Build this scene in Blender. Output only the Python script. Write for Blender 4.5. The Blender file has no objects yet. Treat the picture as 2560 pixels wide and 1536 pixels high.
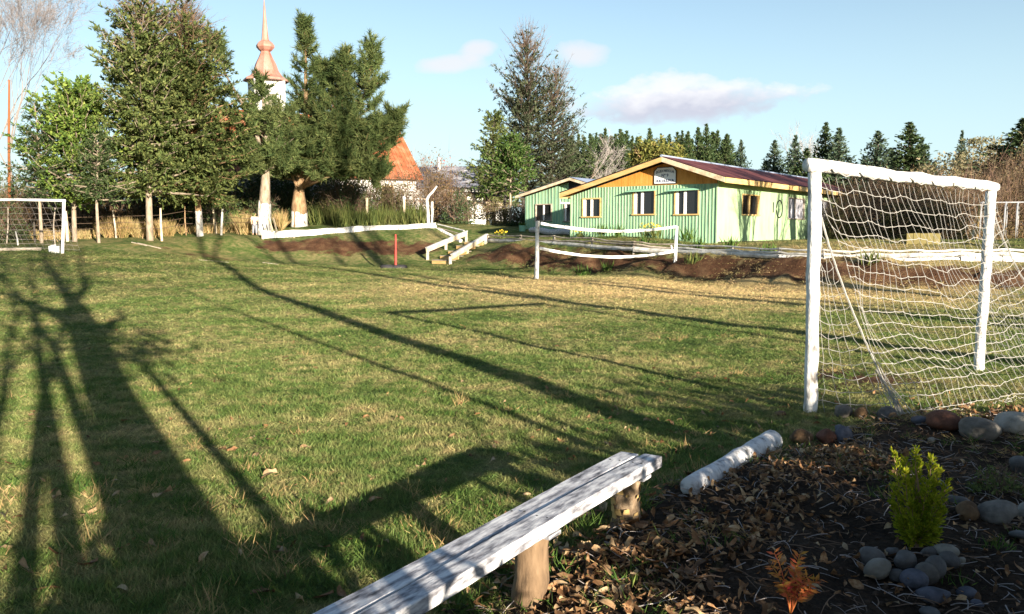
import bpy, math, random
import numpy as np
from mathutils import Vector, Matrix

# ------------------------------------------------------------------ camera, world, sun, exposure
sc = bpy.context.scene
COL = sc.collection
F_PX = 2130.0                      # focal length in pixels of the 2560 px wide picture
HOR = 575.0                        # row of the horizon
PITCH = math.atan((768 - HOR) / F_PX)
CAM_H = 1.6
cd = bpy.data.cameras.new('camera'); cam = bpy.data.objects.new('camera', cd); COL.objects.link(cam)
cam.location = (0, 0, CAM_H); cam.rotation_euler = (math.pi / 2 - PITCH, 0, 0)
cd.sensor_width = 36.0; cd.lens = 36.0 * F_PX / 2560.0
cd.clip_start = 0.05; cd.clip_end = 3000
sc.camera = cam

SUN = np.array([0.485, -0.8745, 0.0]); SUN /= np.linalg.norm(SUN)     # horizontal direction towards the sun
SUN_EL = math.radians(11.9)
SUN3 = np.array([SUN[0] * math.cos(SUN_EL), SUN[1] * math.cos(SUN_EL), math.sin(SUN_EL)])
sd = bpy.data.lights.new('sun', 'SUN'); sd.energy = 5.0; sd.angle = math.radians(0.5); sd.color = (1.0, 0.875, 0.71)
so = bpy.data.objects.new('sun', sd); COL.objects.link(so); so.location = (30, -60, 40)
so.rotation_euler = Vector(SUN3).to_track_quat('Z', 'Y').to_euler()

sc.view_settings.view_transform = 'Standard'; sc.view_settings.look = 'None'
sc.view_settings.exposure = 1.75; sc.view_settings.gamma = 1.0
sc.view_settings.use_curve_mapping = False

world = bpy.data.worlds.new('World'); sc.world = world; world.use_nodes = True
wn = world.node_tree; wn.nodes.clear()


def wnode(t, **kw):
    n = wn.nodes.new(t)
    for k, v in kw.items():
        setattr(n, k, v)
    return n


def wmath(op, a, b=None, c=None, clamp=False):
    n = wnode('ShaderNodeMath', operation=op); n.use_clamp = clamp
    for i, s in enumerate((a, b, c)):
        if s is None:
            continue
        if hasattr(s, 'links'):
            wn.links.new(s, n.inputs[i])
        else:
            n.inputs[i].default_value = s
    return n.outputs[0]


sky = wnode('ShaderNodeTexSky'); sky.sky_type = 'NISHITA'; sky.sun_disc = False
sky.sun_elevation = SUN_EL; sky.sun_rotation = math.atan2(SUN[0], SUN[1])
sky.altitude = 100; sky.air_density = 1.0; sky.dust_density = 0.7; sky.ozone_density = 1.6
geo = wnode('ShaderNodeTexCoord'); sep = wnode('ShaderNodeSeparateXYZ'); wn.links.new(geo.outputs['Generated'], sep.inputs[0])
dx, dy, dz = sep.outputs
ysafe = wmath('MAXIMUM', dy, 0.02)
ca = wmath('DIVIDE', dx, ysafe); ce = wmath('DIVIDE', dz, ysafe)
noi = wnode('ShaderNodeTexNoise'); noi.inputs['Scale'].default_value = 16; noi.inputs['Detail'].default_value = 6
noi.inputs['Roughness'].default_value = 0.55
mp = wnode('ShaderNodeMapping'); mp.inputs['Scale'].default_value = (1, 1, 1.8)
wn.links.new(geo.outputs['Generated'], mp.inputs[0]); wn.links.new(mp.outputs[0], noi.inputs['Vector'])
nval = wmath('SUBTRACT', noi.outputs['Fac'], 0.5)
noi2 = wnode('ShaderNodeTexNoise'); noi2.inputs['Scale'].default_value = 55; noi2.inputs['Detail'].default_value = 5
wn.links.new(mp.outputs[0], noi2.inputs['Vector'])
nval = wmath('MULTIPLY_ADD', wmath('SUBTRACT', noi2.outputs['Fac'], 0.5), 0.35, nval)
front = wmath('GREATER_THAN', dy, 0.05)


def cloud(px, py, rx, ry, tilt=0.0, soft=0.55, amp=2.2):
    a0 = (px - 1280) / F_PX; e0 = (HOR - py) / F_PX
    da = wmath('SUBTRACT', ca, a0); de = wmath('SUBTRACT', ce, e0)
    de = wmath('MULTIPLY_ADD', da, -tilt, de)
    qa = wmath('POWER', wmath('ABSOLUTE', wmath('DIVIDE', da, rx / F_PX)), 2.0)
    qe = wmath('POWER', wmath('ABSOLUTE', wmath('DIVIDE', de, ry / F_PX)), 2.0)
    r = wmath('SQRT', wmath('ADD', qa, qe))
    m = wmath('ADD', wmath('SUBTRACT', 1.0, r), wmath('MULTIPLY', nval, amp))
    m = wmath('DIVIDE', m, soft, clamp=True)
    return wmath('MULTIPLY', wmath('MULTIPLY', m, front), wmath('SUBTRACT', 2.0, m, clamp=False)), de


mix_in = sky.outputs[0]
# pale haze low in the sky, the same all round
hz = wmath('SUBTRACT', 1.0, wmath('DIVIDE', wmath('MAXIMUM', dz, 0.0), 0.34), clamp=True)
hz = wmath('MULTIPLY', wmath('POWER', hz, 1.1), 0.85)


def wmix(fac, a, b):
    n = wnode('ShaderNodeMix', data_type='RGBA')
    for s, v in ((n.inputs[0], fac), (n.inputs[6], a), (n.inputs[7], b)):
        if hasattr(v, 'links'):
            wn.links.new(v, s)
        else:
            s.default_value = v
    return n.outputs[2]


SKYK = 1.0
colr = wmix(hz, mix_in, (3.5 * SKYK, 4.75 * SKYK, 5.3 * SKYK, 1))
for (px, py, rx, ry, tl, am) in ((1120, 172, 95, 26, 0.10, 1.2), (1195, 135, 55, 26, 0.12, 1.3), (1450, 152, 66, 34, -0.05, 1.3)):
    m, de = cloud(px, py, rx, ry, tl, 0.8, am)
    colr = wmix(wmath('MULTIPLY', m, 0.8), colr, (4.5, 4.45, 4.6, 1))
m, de = cloud(1710, 258, 290, 62, 0.05, 0.7, 1.7)
under = wmath('MULTIPLY_ADD', wmath('MULTIPLY_ADD', nval, .05, de), -F_PX / 46.0, 0.55, clamp=True)
ccol = wmix(under, (5.0, 4.9, 5.1, 1), (3.2, 3.2, 3.8, 1))
colr = wmix(wmath('MULTIPLY', m, 0.9), colr, ccol)
bg = wnode('ShaderNodeBackground'); bg.inputs[1].default_value = 0.062
wn.links.new(colr, bg.inputs[0]); wo = wnode('ShaderNodeOutputWorld'); wn.links.new(bg.outputs[0], wo.inputs[0])

# ------------------------------------------------------------------ picture geometry
R = np.random.default_rng(11)
random.seed(5)
ST, CT = math.sin(PITCH), math.cos(PITCH)


def ray(px, py):
    u = (px - 1280) / F_PX; v = (768 - py) / F_PX
    return np.array([u, CT + ST * v, -ST + CT * v])


def at(px, py, Y):
    d = ray(px, py); return d * (Y / d[1]) + np.array([0, 0, CAM_H])


def onz(px, py, z=0.0):
    d = ray(px, py); return d * ((z - CAM_H) / d[2]) + np.array([0, 0, CAM_H])


def onplane(px, py, p0, n):
    d = ray(px, py); o = np.array([0, 0, CAM_H]); return o + d * (np.dot(p0 - o, n) / np.dot(d, n))


# ------------------------------------------------------------------ terrain
CTRL = [(155, 635, 33), (10, 622, 36), (103, 612, 37), (180, 607, 38), (245, 608, 37.5), (375, 600, 40), (295, 596, 41), (400, 600, 40.5),
        (502, 592, 42), (560, 594, 41.5), (536, 584, 44), (640, 587, 44), (657, 597, 43), (660, 588, 45), (748, 566, 47.5), (860, 560, 48),
        (800, 588, 43.8), (900, 581, 44.5), (1000, 576, 45.2), (1090, 572, 46), (1165, 606, 44), (1218, 606, 43.5), (1130, 590, 45),
        (700, 643, 40.5), (800, 650, 40.5), (900, 655, 40.5), (1000, 657, 40.5), (1065, 650, 41), (1125, 660, 39.6), (600, 634, 40), (500, 627, 39.5),
        (400, 629, 37.5), (300, 633, 36), (60, 650, 30), (250, 650, 31), (450, 655, 33), (600, 662, 34), (750, 668, 35.5), (900, 672, 36),
        (1300, 606, 39.5), (1440, 613, 36.5), (1560, 622, 34), (1690, 631, 32), (1800, 637, 30), (1950, 645, 27.5), (2100, 649, 26), (2300, 651, 25),
        (2480, 653, 24.5), (2700, 655, 24.2), (2950, 657, 24),
        (1430, 594, 39.1), (1789, 614, 35), (2105, 600, 51), (1300, 577, 46), (1250, 567, 49), (1950, 610, 40), (2200, 606, 38), (2400, 603, 38),
        (2560, 602, 38), (2900, 602, 38), (700, 550, 60), (950, 550, 58), (1150, 550, 58), (1250, 560, 54), (200, 566, 55), (0, 570, 60), (450, 560, 55),
        (-200, 600, 42), (-300, 640, 33), (1100, 560, 50), (2400, 588, 70), (1800, 580, 80)]
cp = [tuple(at(*c)) for c in CTRL]
for (px, py) in ((1300, 668), (1400, 672), (1500, 676), (1690, 689), (1800, 694), (1950, 707), (2100, 716), (2250, 722), (2480, 728), (2700, 730), (2950, 732), (1200, 668)):
    cp.append(tuple(onz(px, py, 0.02)))
for x in range(-16, 29, 4):
    for y in range(-16, 33, 4):
        if x < -7 and y > 21: continue
        if x + 0.0 > 0.4 + (37.0 - y) * 0.715 - 2.2: continue
        cp.append((x, y, 0.0))
for x, y in ((22, -16), (30, -16), (30, 0), (22, 0), (22, 4), (30, 6), (-30, -16), (-30, 0), (-26, 8), (-22, 16), (0, -40), (40, -40), (-40, -40)):
    cp.append((x, y, 0.0))
for x, y, z in ((-60, 60, 2.2), (-90, 20, 1.0), (60, 60, 1.6), (80, 20, .9), (0, 95, 2.0), (70, 110, 2.0), (-80, 110, 3.0), (0, 160, 2.5), (160, 160, 2.5), (-160, 160, 3.5), (200, 0, 1.5), (-200, 0, 1.5), (0, -200, 0), (0, 400, 3), (40, 30, .9), (55, 35, 1.0)):
    cp.append((x, y, z))
cp = np.array(cp)


def _phi(d2): return np.sqrt(d2 + 1.0)


_n = len(cp)
_A = _phi(((cp[:, None, :2] - cp[None, :, :2]) ** 2).sum(-1)) - 1e-3 * np.eye(_n) * 20
_P = np.c_[np.ones(_n), cp[:, :2]]
_M = np.block([[_A, _P], [_P.T, np.zeros((3, 3))]])
_W = np.linalg.solve(_M, np.r_[cp[:, 2], 0, 0, 0])


def vnoise(x, y, s, seed=0):
    x = np.asarray(x) / s + seed * 17.3; y = np.asarray(y) / s + seed * 9.1
    ix = np.floor(x).astype(int); iy = np.floor(y).astype(int); fx = x - ix; fy = y - iy
    fx = fx * fx * (3 - 2 * fx); fy = fy * fy * (3 - 2 * fy)

    def h(a, b):
        v = np.sin(a * 127.1 + b * 311.7 + seed * 13.7) * 43758.5453
        return v - np.floor(v)
    return (h(ix, iy) * (1 - fx) + h(ix + 1, iy) * fx) * (1 - fy) + (h(ix, iy + 1) * (1 - fx) + h(ix + 1, iy + 1) * fx) * fy


BED = np.array([onz(*p)[:2] for p in ((1060, 1560), (1250, 1478), (1400, 1400), (1560, 1325), (1680, 1250), (1830, 1165), (1960, 1100), (2070, 1062), (2250, 1040), (2420, 1025), (2600, 1012), (2800, 1000))])


def bed_mask(x, y):                                  # 1 inside the garden bed at the lower right, soft at its edge
    x = np.asarray(x, float); y = np.asarray(y, float)
    yb = np.interp(x, BED[:, 0], BED[:, 1])
    m = np.clip((yb - y) / 0.35 + 0.4 + (vnoise(x, y, .3, 3) - .5) * 1.4, 0, 1)
    return m * (x > -0.35) * (x < 12) * (y > -6)


TOE = np.array([cp[len(CTRL) + i][:2] for i in (11, 0, 1, 2, 3, 4, 5, 6, 7, 8, 9, 10)])


def ground_raw(x, y):
    x = np.atleast_1d(np.asarray(x, float)); y = np.atleast_1d(np.asarray(y, float))
    out = np.empty(x.shape); xf = x.ravel(); yf = y.ravel(); o = np.empty(xf.shape)
    for i in range(0, len(xf), 20000):
        a = xf[i:i + 20000]; b = yf[i:i + 20000]
        o[i:i + 20000] = _phi((a[:, None] - cp[None, :, 0]) ** 2 + (b[:, None] - cp[None, :, 1]) ** 2) @ _W[:_n] + _W[_n] + _W[_n + 1] * a + _W[_n + 2] * b
    o = np.where(np.hypot(xf, yf) > 140, np.clip(o, -2, 6), o)
    return o.reshape(x.shape)


def ground_z(x, y):
    x = np.atleast_1d(np.asarray(x, float)); y = np.atleast_1d(np.asarray(y, float))
    z = ground_raw(x, y)
    z = z + (vnoise(x, y, 1.3, 1) - .5) * 0.035 + (vnoise(x, y, .45, 2) - .5) * .018
    far = np.clip((y - 36) / 4, 0, 1)
    z = z + (vnoise(x, y, 1.1, 5) - .5) * 0.10 * far
    bm = bed_mask(x, y)
    z = z + bm * ((vnoise(x, y, .55, 7) - .5) * .10 + (vnoise(x, y, .16, 8) - .5) * .035)
    # heap of raked leaves between bench and log
    for (hx, hy, hr, hh) in ((.95, 3.75, .6, .10), (1.75, 4.75, .75, .13), (2.4, 5.4, .5, .08)):
        z = z + hh * np.exp(-((x - hx) ** 2 + (y - hy) ** 2) / (hr * hr))
    return z


def gz(x, y): return float(ground_z(x, y)[0])


def gp(px, Y):                                       # point on the ground at picture column px and distance Y
    x = ray(px, HOR)[0] / ray(px, HOR)[1] * Y
    return np.array([x, Y, gz(x, Y)])


# ------------------------------------------------------------------ mesh helpers
class G:
    def __init__(s): s.v = []; s.q = []; s.t = []; s.n = 0

    def add(s, V, quads=None, tris=None):
        V = np.asarray(V, float).reshape(-1, 3)
        if quads is not None and len(quads): s.q.append(np.asarray(quads, int) + s.n)
        if tris is not None and len(tris): s.t.append(np.asarray(tris, int) + s.n)
        s.v.append(V); s.n += len(V); return s

    def hexa(s, P):                                  # eight corners: bottom four, top four
        return s.add(P, [(0, 3, 2, 1), (4, 5, 6, 7), (0, 1, 5, 4), (1, 2, 6, 5), (2, 3, 7, 6), (3, 0, 4, 7)])

    def box(s, c, sz, ax=None):
        c = np.asarray(c, float); h = np.asarray(sz, float) / 2
        A = np.eye(3) if ax is None else np.asarray(ax, float)
        P = [c + A[0] * h[0] * a + A[1] * h[1] * b + A[2] * h[2] * k for k in (-1, 1) for a, b in ((-1, -1), (1, -1), (1, 1), (-1, 1))]
        return s.hexa(P)

    def beam(s, p, q, w, h, up=(0, 0, 1), roll=0.0):
        p = np.asarray(p, float); q = np.asarray(q, float); d = q - p; L = np.linalg.norm(d); d /= L
        up = np.asarray(up, float); sd_ = np.cross(d, up)
        if np.linalg.norm(sd_) < 1e-4: sd_ = np.cross(d, (1, 0, 0))
        sd_ /= np.linalg.norm(sd_); u = np.cross(sd_, d)
        return s.box((p + q) / 2, (L, w, h), (d, sd_, u))

    def tube(s, P, r, k=6, cap=True, jit=0.0):
        P = np.asarray(P, float); n = len(P); r = np.broadcast_to(np.asarray(r, float), (n,))
        T = np.gradient(P, axis=0); T /= np.linalg.norm(T, axis=1)[:, None] + 1e-9
        ref = np.array([0, 0, 1.0]) if abs(T[:, 2].mean()) < .8 else np.array([1.0, 0, 0])
        A = np.cross(T, ref); A /= np.linalg.norm(A, axis=1)[:, None] + 1e-9; B = np.cross(T, A)
        an = np.arange(k) * 2 * math.pi / k
        rr = r[:, None] * (1 + (R.random((n, k)) - .5) * jit)
        V = P[:, None, :] + rr[..., None] * (np.cos(an)[None, :, None] * A[:, None, :] + np.sin(an)[None, :, None] * B[:, None, :])
        i = np.arange(n - 1)[:, None] * k; j = np.arange(k)[None, :]; j2 = (j + 1) % k
        Q = np.stack([i + j, i + j2, i + k + j2, i + k + j], -1).reshape(-1, 4)
        V = V.reshape(-1, 3); tr = []
        if cap:
            V = np.vstack([V, P[0], P[-1]]); c0 = n * k; c1 = c0 + 1
            for a in range(k):
                b = (a + 1) % k
                tr.append((c0, b, a)); tr.append((c1, (n - 1) * k + a, (n - 1) * k + b))
        return s.add(V, Q, tr)

    def leaves(s, P, D, L, W, up=None, fold=0.0):
        P = np.asarray(P, float); n = len(P); D = np.asarray(D, float); D = D / (np.linalg.norm(D, axis=1)[:, None] + 1e-9)
        N = R.normal(size=(n, 3)) if up is None else up + R.normal(size=(n, 3)) * .45
        S = np.cross(D, N); S /= np.linalg.norm(S, axis=1)[:, None] + 1e-9
        L = np.broadcast_to(L, (n,))[:, None]; W = np.broadcast_to(W, (n,))[:, None]
        V = np.stack([P, P + D * L * .45 + S * W * .5, P + D * L, P + D * L * .45 - S * W * .5], 1).reshape(-1, 3)
        return s.add(V, np.arange(4 * n).reshape(n, 4))

    def spikes(s, P, D, L, W):                       # one thin triangle each
        P = np.asarray(P, float); n = len(P); D = D / (np.linalg.norm(D, axis=1)[:, None] + 1e-9)
        S = np.cross(D, R.normal(size=(n, 3))); S /= np.linalg.norm(S, axis=1)[:, None] + 1e-9
        L = np.broadcast_to(L, (n,))[:, None]; W = np.broadcast_to(W, (n,))[:, None]
        V = np.stack([P - S * W * .5, P + S * W * .5, P + D * L], 1).reshape(-1, 3)
        return s.add(V, None, np.arange(3 * n).reshape(n, 3))

    def lathe(s, c, prof, k=8, ph=0.0):              # prof: (radius, z) from bottom to top
        c = np.asarray(c, float); an = np.arange(k) * 2 * math.pi / k + ph
        V = np.array([[c[0] + r * math.cos(a), c[1] + r * math.sin(a), c[2] + z] for r, z in prof for a in an])
        n = len(prof); Q = [(i * k + j, i * k + (j + 1) % k, (i + 1) * k + (j + 1) % k, (i + 1) * k + j) for i in range(n - 1) for j in range(k)]
        V = np.vstack([V, [c[0], c[1], c[2] + prof[0][1]], [c[0], c[1], c[2] + prof[-1][1]]])
        T = [(n * k, (j + 1) % k, j) for j in range(k)] + [(n * k + 1, (n - 1) * k + j, (n - 1) * k + (j + 1) % k) for j in range(k)]
        return s.add(V, Q, T)

    def mesh(s, name, origin=(0, 0, 0), smooth=False):
        me = bpy.data.meshes.new(name)
        V = (np.vstack(s.v) - np.asarray(origin, float)).astype(np.float32)
        q = np.vstack(s.q) if s.q else np.zeros((0, 4), int); t = np.vstack(s.t) if s.t else np.zeros((0, 3), int)
        me.vertices.add(len(V)); me.vertices.foreach_set('co', V.ravel())
        me.loops.add(q.size + t.size); me.loops.foreach_set('vertex_index', np.r_[q.ravel(), t.ravel()].astype(np.int32))
        me.polygons.add(len(q) + len(t))
        tot = np.r_[np.full(len(q), 4), np.full(len(t), 3)].astype(np.int32)
        me.polygons.foreach_set('loop_start', np.r_[0, np.cumsum(tot)[:-1]].astype(np.int32)); me.polygons.foreach_set('loop_total', tot)
        me.polygons.foreach_set('use_smooth', np.full(len(tot), smooth))
        me.update(calc_edges=True); return me


def unit(v): v = np.asarray(v, float); return v / (np.linalg.norm(v) + 1e-12)


ORIG = {}


def tag(o, label=None, cat=None, group=None, kind=None):
    if label: o['label'] = label
    if cat: o['category'] = cat
    if group: o['group'] = group
    if kind: o['kind'] = kind
    return o


def thing(name, label, cat, loc=(0, 0, 0), group=None, rz=0.0):
    o = bpy.data.objects.new(name, None); COL.objects.link(o); o.location = tuple(loc); o.rotation_euler = (0, 0, rz)
    o.empty_display_size = .2
    ORIG[o.name] = np.asarray(loc, float)
    return tag(o, label, cat, group)


def part(name, g, m, parent=None, label=None, smooth=False, local=False, kind=None):
    me_o = (0, 0, 0)
    if parent is not None and not local: me_o = ORIG[parent.name]
    me = g.mesh(name, me_o, smooth) if isinstance(g, G) else g
    if m is not None and not len(me.materials): me.materials.append(m)
    o = bpy.data.objects.new(name, me); COL.objects.link(o)
    if parent is not None:
        o.parent = parent; ORIG[o.name] = ORIG[parent.name]
    if label: o['label'] = label
    if kind: o['kind'] = kind
    return o


def solo(name, g, m, label=None, cat=None, group=None, kind=None, loc=None, smooth=False):   # a thing that is one mesh
    if loc is None:
        V = np.vstack(g.v); loc = ((V[:, 0].min() + V[:, 0].max()) / 2, (V[:, 1].min() + V[:, 1].max()) / 2, V[:, 2].min())
    me = g.mesh(name, loc, smooth); me.materials.append(m)
    o = bpy.data.objects.new(name, me); COL.objects.link(o); o.location = tuple(loc); ORIG[o.name] = np.asarray(loc, float)
    return tag(o, label, cat, group, kind)


def copy_tree(o, loc, rz=0.0, sc_=1.0, label=None, group=None):
    r = o.copy(); COL.objects.link(r); r.location = tuple(loc); r.rotation_euler = (0, 0, rz)
    r.scale = (sc_,) * 3 if np.isscalar(sc_) else tuple(sc_)
    if label: r['label'] = label
    if group: r['group'] = group
    for ch in list(o.children):
        c = ch.copy(); COL.objects.link(c); c.parent = r
        for gch in list(ch.children):
            d = gch.copy(); COL.objects.link(d); d.parent = c
    return r


# ------------------------------------------------------------------ materials
def hexc(c): return (c[0], c[1], c[2], 1.0)


def mat(name, cols, scale=6.0, rough=.8, bump=0.0, bscale=None, stretch=(1, 1, 1), spec=.3, rand=0.0, island=0.0, trans=0.0, detail=5, world=False, metal=0.0, contrast=(.3, .7), bdist=.02):
    m = bpy.data.materials.new(name); m.use_nodes = True; nt = m.node_tree; nt.nodes.clear(); N = nt.nodes; Lk = nt.links
    out = N.new('ShaderNodeOutputMaterial'); b = N.new('ShaderNodeBsdfPrincipled')
    b.inputs['Roughness'].default_value = rough; b.inputs['Specular IOR Level'].default_value = spec; b.inputs['Metallic'].default_value = metal
    tc = N.new('ShaderNodeTexCoord'); gm = N.new('ShaderNodeNewGeometry')
    vec = gm.outputs['Position'] if world else tc.outputs['Object']
    mp_ = N.new('ShaderNodeMapping'); mp_.inputs['Scale'].default_value = stretch; Lk.new(vec, mp_.inputs[0])
    if rand:
        oi = N.new('ShaderNodeObjectInfo'); va = N.new('ShaderNodeVectorMath'); va.operation = 'ADD'
        sc1 = N.new('ShaderNodeMath'); sc1.operation = 'MULTIPLY'; sc1.inputs[1].default_value = 37.0
        Lk.new(oi.outputs['Random'], sc1.inputs[0]); Lk.new(mp_.outputs[0], va.inputs[0]); Lk.new(sc1.outputs[0], va.inputs[1]); vec = va.outputs[0]
    else: vec = mp_.outputs[0]
    nz = N.new('ShaderNodeTexNoise'); nz.inputs['Scale'].default_value = scale; nz.inputs['Detail'].default_value = detail; Lk.new(vec, nz.inputs['Vector'])
    nz.inputs['Roughness'].default_value = .6
    cr = N.new('ShaderNodeValToRGB'); Lk.new(nz.outputs['Fac'], cr.inputs[0])
    el = cr.color_ramp.elements; k = len(cols)
    for i, c in enumerate(cols):
        p = contrast[0] + (contrast[1] - contrast[0]) * (i / max(1, k - 1))
        if i < 2: e = el[i]; e.position = p
        else: e = el.new(p)
        e.color = hexc(c)
    if k == 1: el[1].color = hexc(cols[0])
    colout = cr.outputs[0]
    if island or rand:
        hsv = N.new('ShaderNodeHueSaturation'); Lk.new(colout, hsv.inputs['Color'])
        amt = island or rand
        src = gm.outputs['Random Per Island'] if island else N.new('ShaderNodeObjectInfo').outputs['Random']
        mr = N.new('ShaderNodeMapRange'); mr.inputs[3].default_value = 1 - amt; mr.inputs[4].default_value = 1 + amt
        Lk.new(src, mr.inputs[0]); Lk.new(mr.outputs[0], hsv.inputs['Value'])
        if island:
            mr2 = N.new('ShaderNodeMapRange'); mr2.inputs[3].default_value = .5 + .03; mr2.inputs[4].default_value = .5 - .03
            Lk.new(src, mr2.inputs[0]); Lk.new(mr2.outputs[0], hsv.inputs['Hue'])
        colout = hsv.outputs[0]
    Lk.new(colout, b.inputs['Base Color'])
    if bump:
        n2 = N.new('ShaderNodeTexNoise'); n2.inputs['Scale'].default_value = bscale or scale * 4; n2.inputs['Detail'].default_value = 6; Lk.new(vec, n2.inputs['Vector'])
        bp = N.new('ShaderNodeBump'); bp.inputs['Strength'].default_value = bump; bp.inputs['Distance'].default_value = bdist
        Lk.new(n2.outputs['Fac'], bp.inputs['Height']); Lk.new(bp.outputs[0], b.inputs['Normal'])
    sh = b.outputs[0]
    if trans:
        tb = N.new('ShaderNodeBsdfTranslucent'); Lk.new(colout, tb.inputs[0]); mx = N.new('ShaderNodeMixShader'); mx.inputs[0].default_value = trans
        Lk.new(sh, mx.inputs[1]); Lk.new(tb.outputs[0], mx.inputs[2]); sh = mx.outputs[0]
    Lk.new(sh, out.inputs[0]); return m


M = {}
M['white'] = mat('white_paint', [(.34, .33, .30), (.66, .65, .62), (.76, .75, .73)], 9, .7, .5, 30, bdist=.006, contrast=(.25, .5))
M['whitewash'] = mat('whitewash', [(.17, .15, .13), (.50, .48, .45), (.68, .67, .64), (.76, .75, .72)], 11, .85, .8, 26, bdist=.02, contrast=(.33, .60), stretch=(1, 1, .4), detail=9)
M['bench'] = mat('worn_white_wood', [(.05, .05, .055), (.20, .20, .22), (.42, .42, .44), (.64, .64, .64)], 16, .7, .7, 60, stretch=(.42, 1.7, 1.7), bdist=.004, contrast=(.31, .60), rand=.04, detail=9)
M['benchside'] = M['bench']
M['logwhite'] = mat('white_bark_log', [(.09, .085, .08), (.30, .30, .30), (.48, .48, .49), (.58, .58, .58)], 16, .8, .8, 40, bdist=.01, contrast=(.3, .55))
M['oldwhite'] = mat('greyed_white_rail', [(.26, .25, .23), (.50, .49, .46), (.68, .67, .63)], 3, .8, .3, 20, rand=.12, contrast=(.3, .65))
M['greywood'] = mat('weathered_wood', [(.16, .13, .10), (.34, .29, .23), (.46, .41, .34)], 4, .85, .4, 24, rand=.15)
M['darkwood'] = mat('dark_wood', [(.03, .026, .022), (.07, .06, .05)], 5, .85, .3, 24, rand=.1)
M['paleplank'] = mat('pale_timber', [(.34, .26, .17), (.52, .43, .30), (.60, .52, .39)], 4, .8, .4, 24, rand=.12)
M['timber'] = mat('golden_timber', [(.36, .22, .08), (.52, .35, .14), (.58, .42, .20)], 3, .75, .3, 20, stretch=(.4, .4, 2))
M['orange'] = mat('orange_boards', [(.42, .17, .03), (.56, .25, .05), (.60, .30, .08)], 2.5, .6, .1, 10, stretch=(3, 3, .6))
M['green'] = mat('green_boards', [(.14, .26, .18), (.22, .385, .265), (.29, .45, .30)], 3.0, .75, .35, 30, stretch=(1.4, 1.4, .35), rand=.10, detail=8)
M['batten'] = mat('green_battens', [(.26, .41, .25), (.35, .49, .29)], 3, .75, .2, 30, rand=.10)
M['greenside'] = mat('green_side_wall', [(.21, .33, .18), (.30, .43, .23), (.34, .46, .26)], 1.6, .8, .3, 14, rand=.04, stretch=(1, 1, .5), detail=8)
M['dgreen'] = mat('teal_green_boards', [(.16, .35, .25), (.22, .43, .30)], 2, .8, .2, 20, rand=.06)
M['glass'] = mat('window_glass', [(.012, .013, .014)], 2, .06, spec=.5)
M['curtain'] = mat('grey_curtain', [(.24, .24, .27), (.42, .42, .46)], 5, .9, stretch=(6, 6, .5))
M['redroof'] = mat('rusty_red_roof', [(.040, .014, .016), (.085, .028, .028), (.13, .055, .048)], 1.4, .5, .1, 20, stretch=(1, 1, 1), spec=.5)
M['bluegrey'] = mat('blue_grey_roof', [(.16, .20, .30), (.28, .33, .42)], 1.2, .4, .1, 10, spec=.5)
M['greyroof'] = mat('grey_shingle_roof', [(.10, .11, .15), (.22, .23, .27), (.42, .42, .43)], 1.6, .7, .3, 12, contrast=(.3, .68))
M['rustroof'] = mat('orange_rust_roof', [(.19, .055, .022), (.34, .105, .045), (.42, .18, .10)], .9, .7, .1, 10, stretch=(2.2, 2.2, .35), contrast=(.3, .72))
M['spire'] = mat('pink_copper_spire', [(.24, .095, .062), (.33, .165, .125), (.37, .23, .19)], 1.2, .6, .1, 8, stretch=(1, 1, .5))
M['plaster'] = mat('white_plaster', [(.66, .65, .62), (.78, .77, .75)], 1.5, .85, .2, 12)
M['redpaint'] = mat('red_paint', [(.28, .028, .02), (.36, .04, .028)], 8, .5)
M['rubber'] = mat('black_rubber', [(.02, .02, .022), (.045, .042, .045)], 9, .8, .4, 30)
M['rustpole'] = mat('rusty_pole', [(.17, .06, .022), (.27, .10, .038)], 3, .8, .2, 20)
M['cord'] = mat('white_net_cord', [(.30, .29, .27), (.40, .39, .36)], 20, .9)
M['steel'] = mat('galvanised_pipe', [(.28, .29, .31), (.42, .43, .45)], 4, .5, metal=.3)
M['wire'] = mat('rusty_wire', [(.10, .07, .05)], 4, .7)
M['barkgrey'] = mat('grey_bark', [(.13, .10, .07), (.26, .21, .155), (.36, .30, .23)], 9, .9, .9, 22, stretch=(1, 1, .35), bdist=.03)
M['barkbrown'] = mat('brown_bark', [(.12, .07, .035), (.25, .16, .085), (.34, .24, .14)], 7, .9, .9, 20, stretch=(1, 1, .4), bdist=.03)
M['barkdark'] = mat('dark_bark', [(.05, .04, .03), (.10, .08, .06)], 7, .9, .5, 20)
M['barkpale'] = mat('pale_bark', [(.30, .26, .21), (.46, .42, .36)], 6, .9, .4, 20)
M['twig'] = mat('brown_twigs', [(.11, .075, .05), (.20, .14, .095)], 3, .9, island=.3)
M['twigpale'] = mat('pale_twigs', [(.24, .21, .20), (.36, .33, .31)], 3, .9, island=.25)
M['peel'] = mat('peeling_bark', [(.08, .055, .032), (.22, .155, .095), (.33, .25, .165)], 20, .9, .9, 40, bdist=.01)
M['stump'] = mat('stump_wood', [(.06, .04, .025), (.16, .105, .06), (.24, .165, .10)], 16, .9, .8, 40, stretch=(1, 1, .2), bdist=.01)


def foliage(name, cols, trans=.25, scale=.9, island=.38):
    return mat(name, cols, scale, .75, island=island, trans=trans, spec=.15, contrast=(.3, .7), detail=3)


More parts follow.
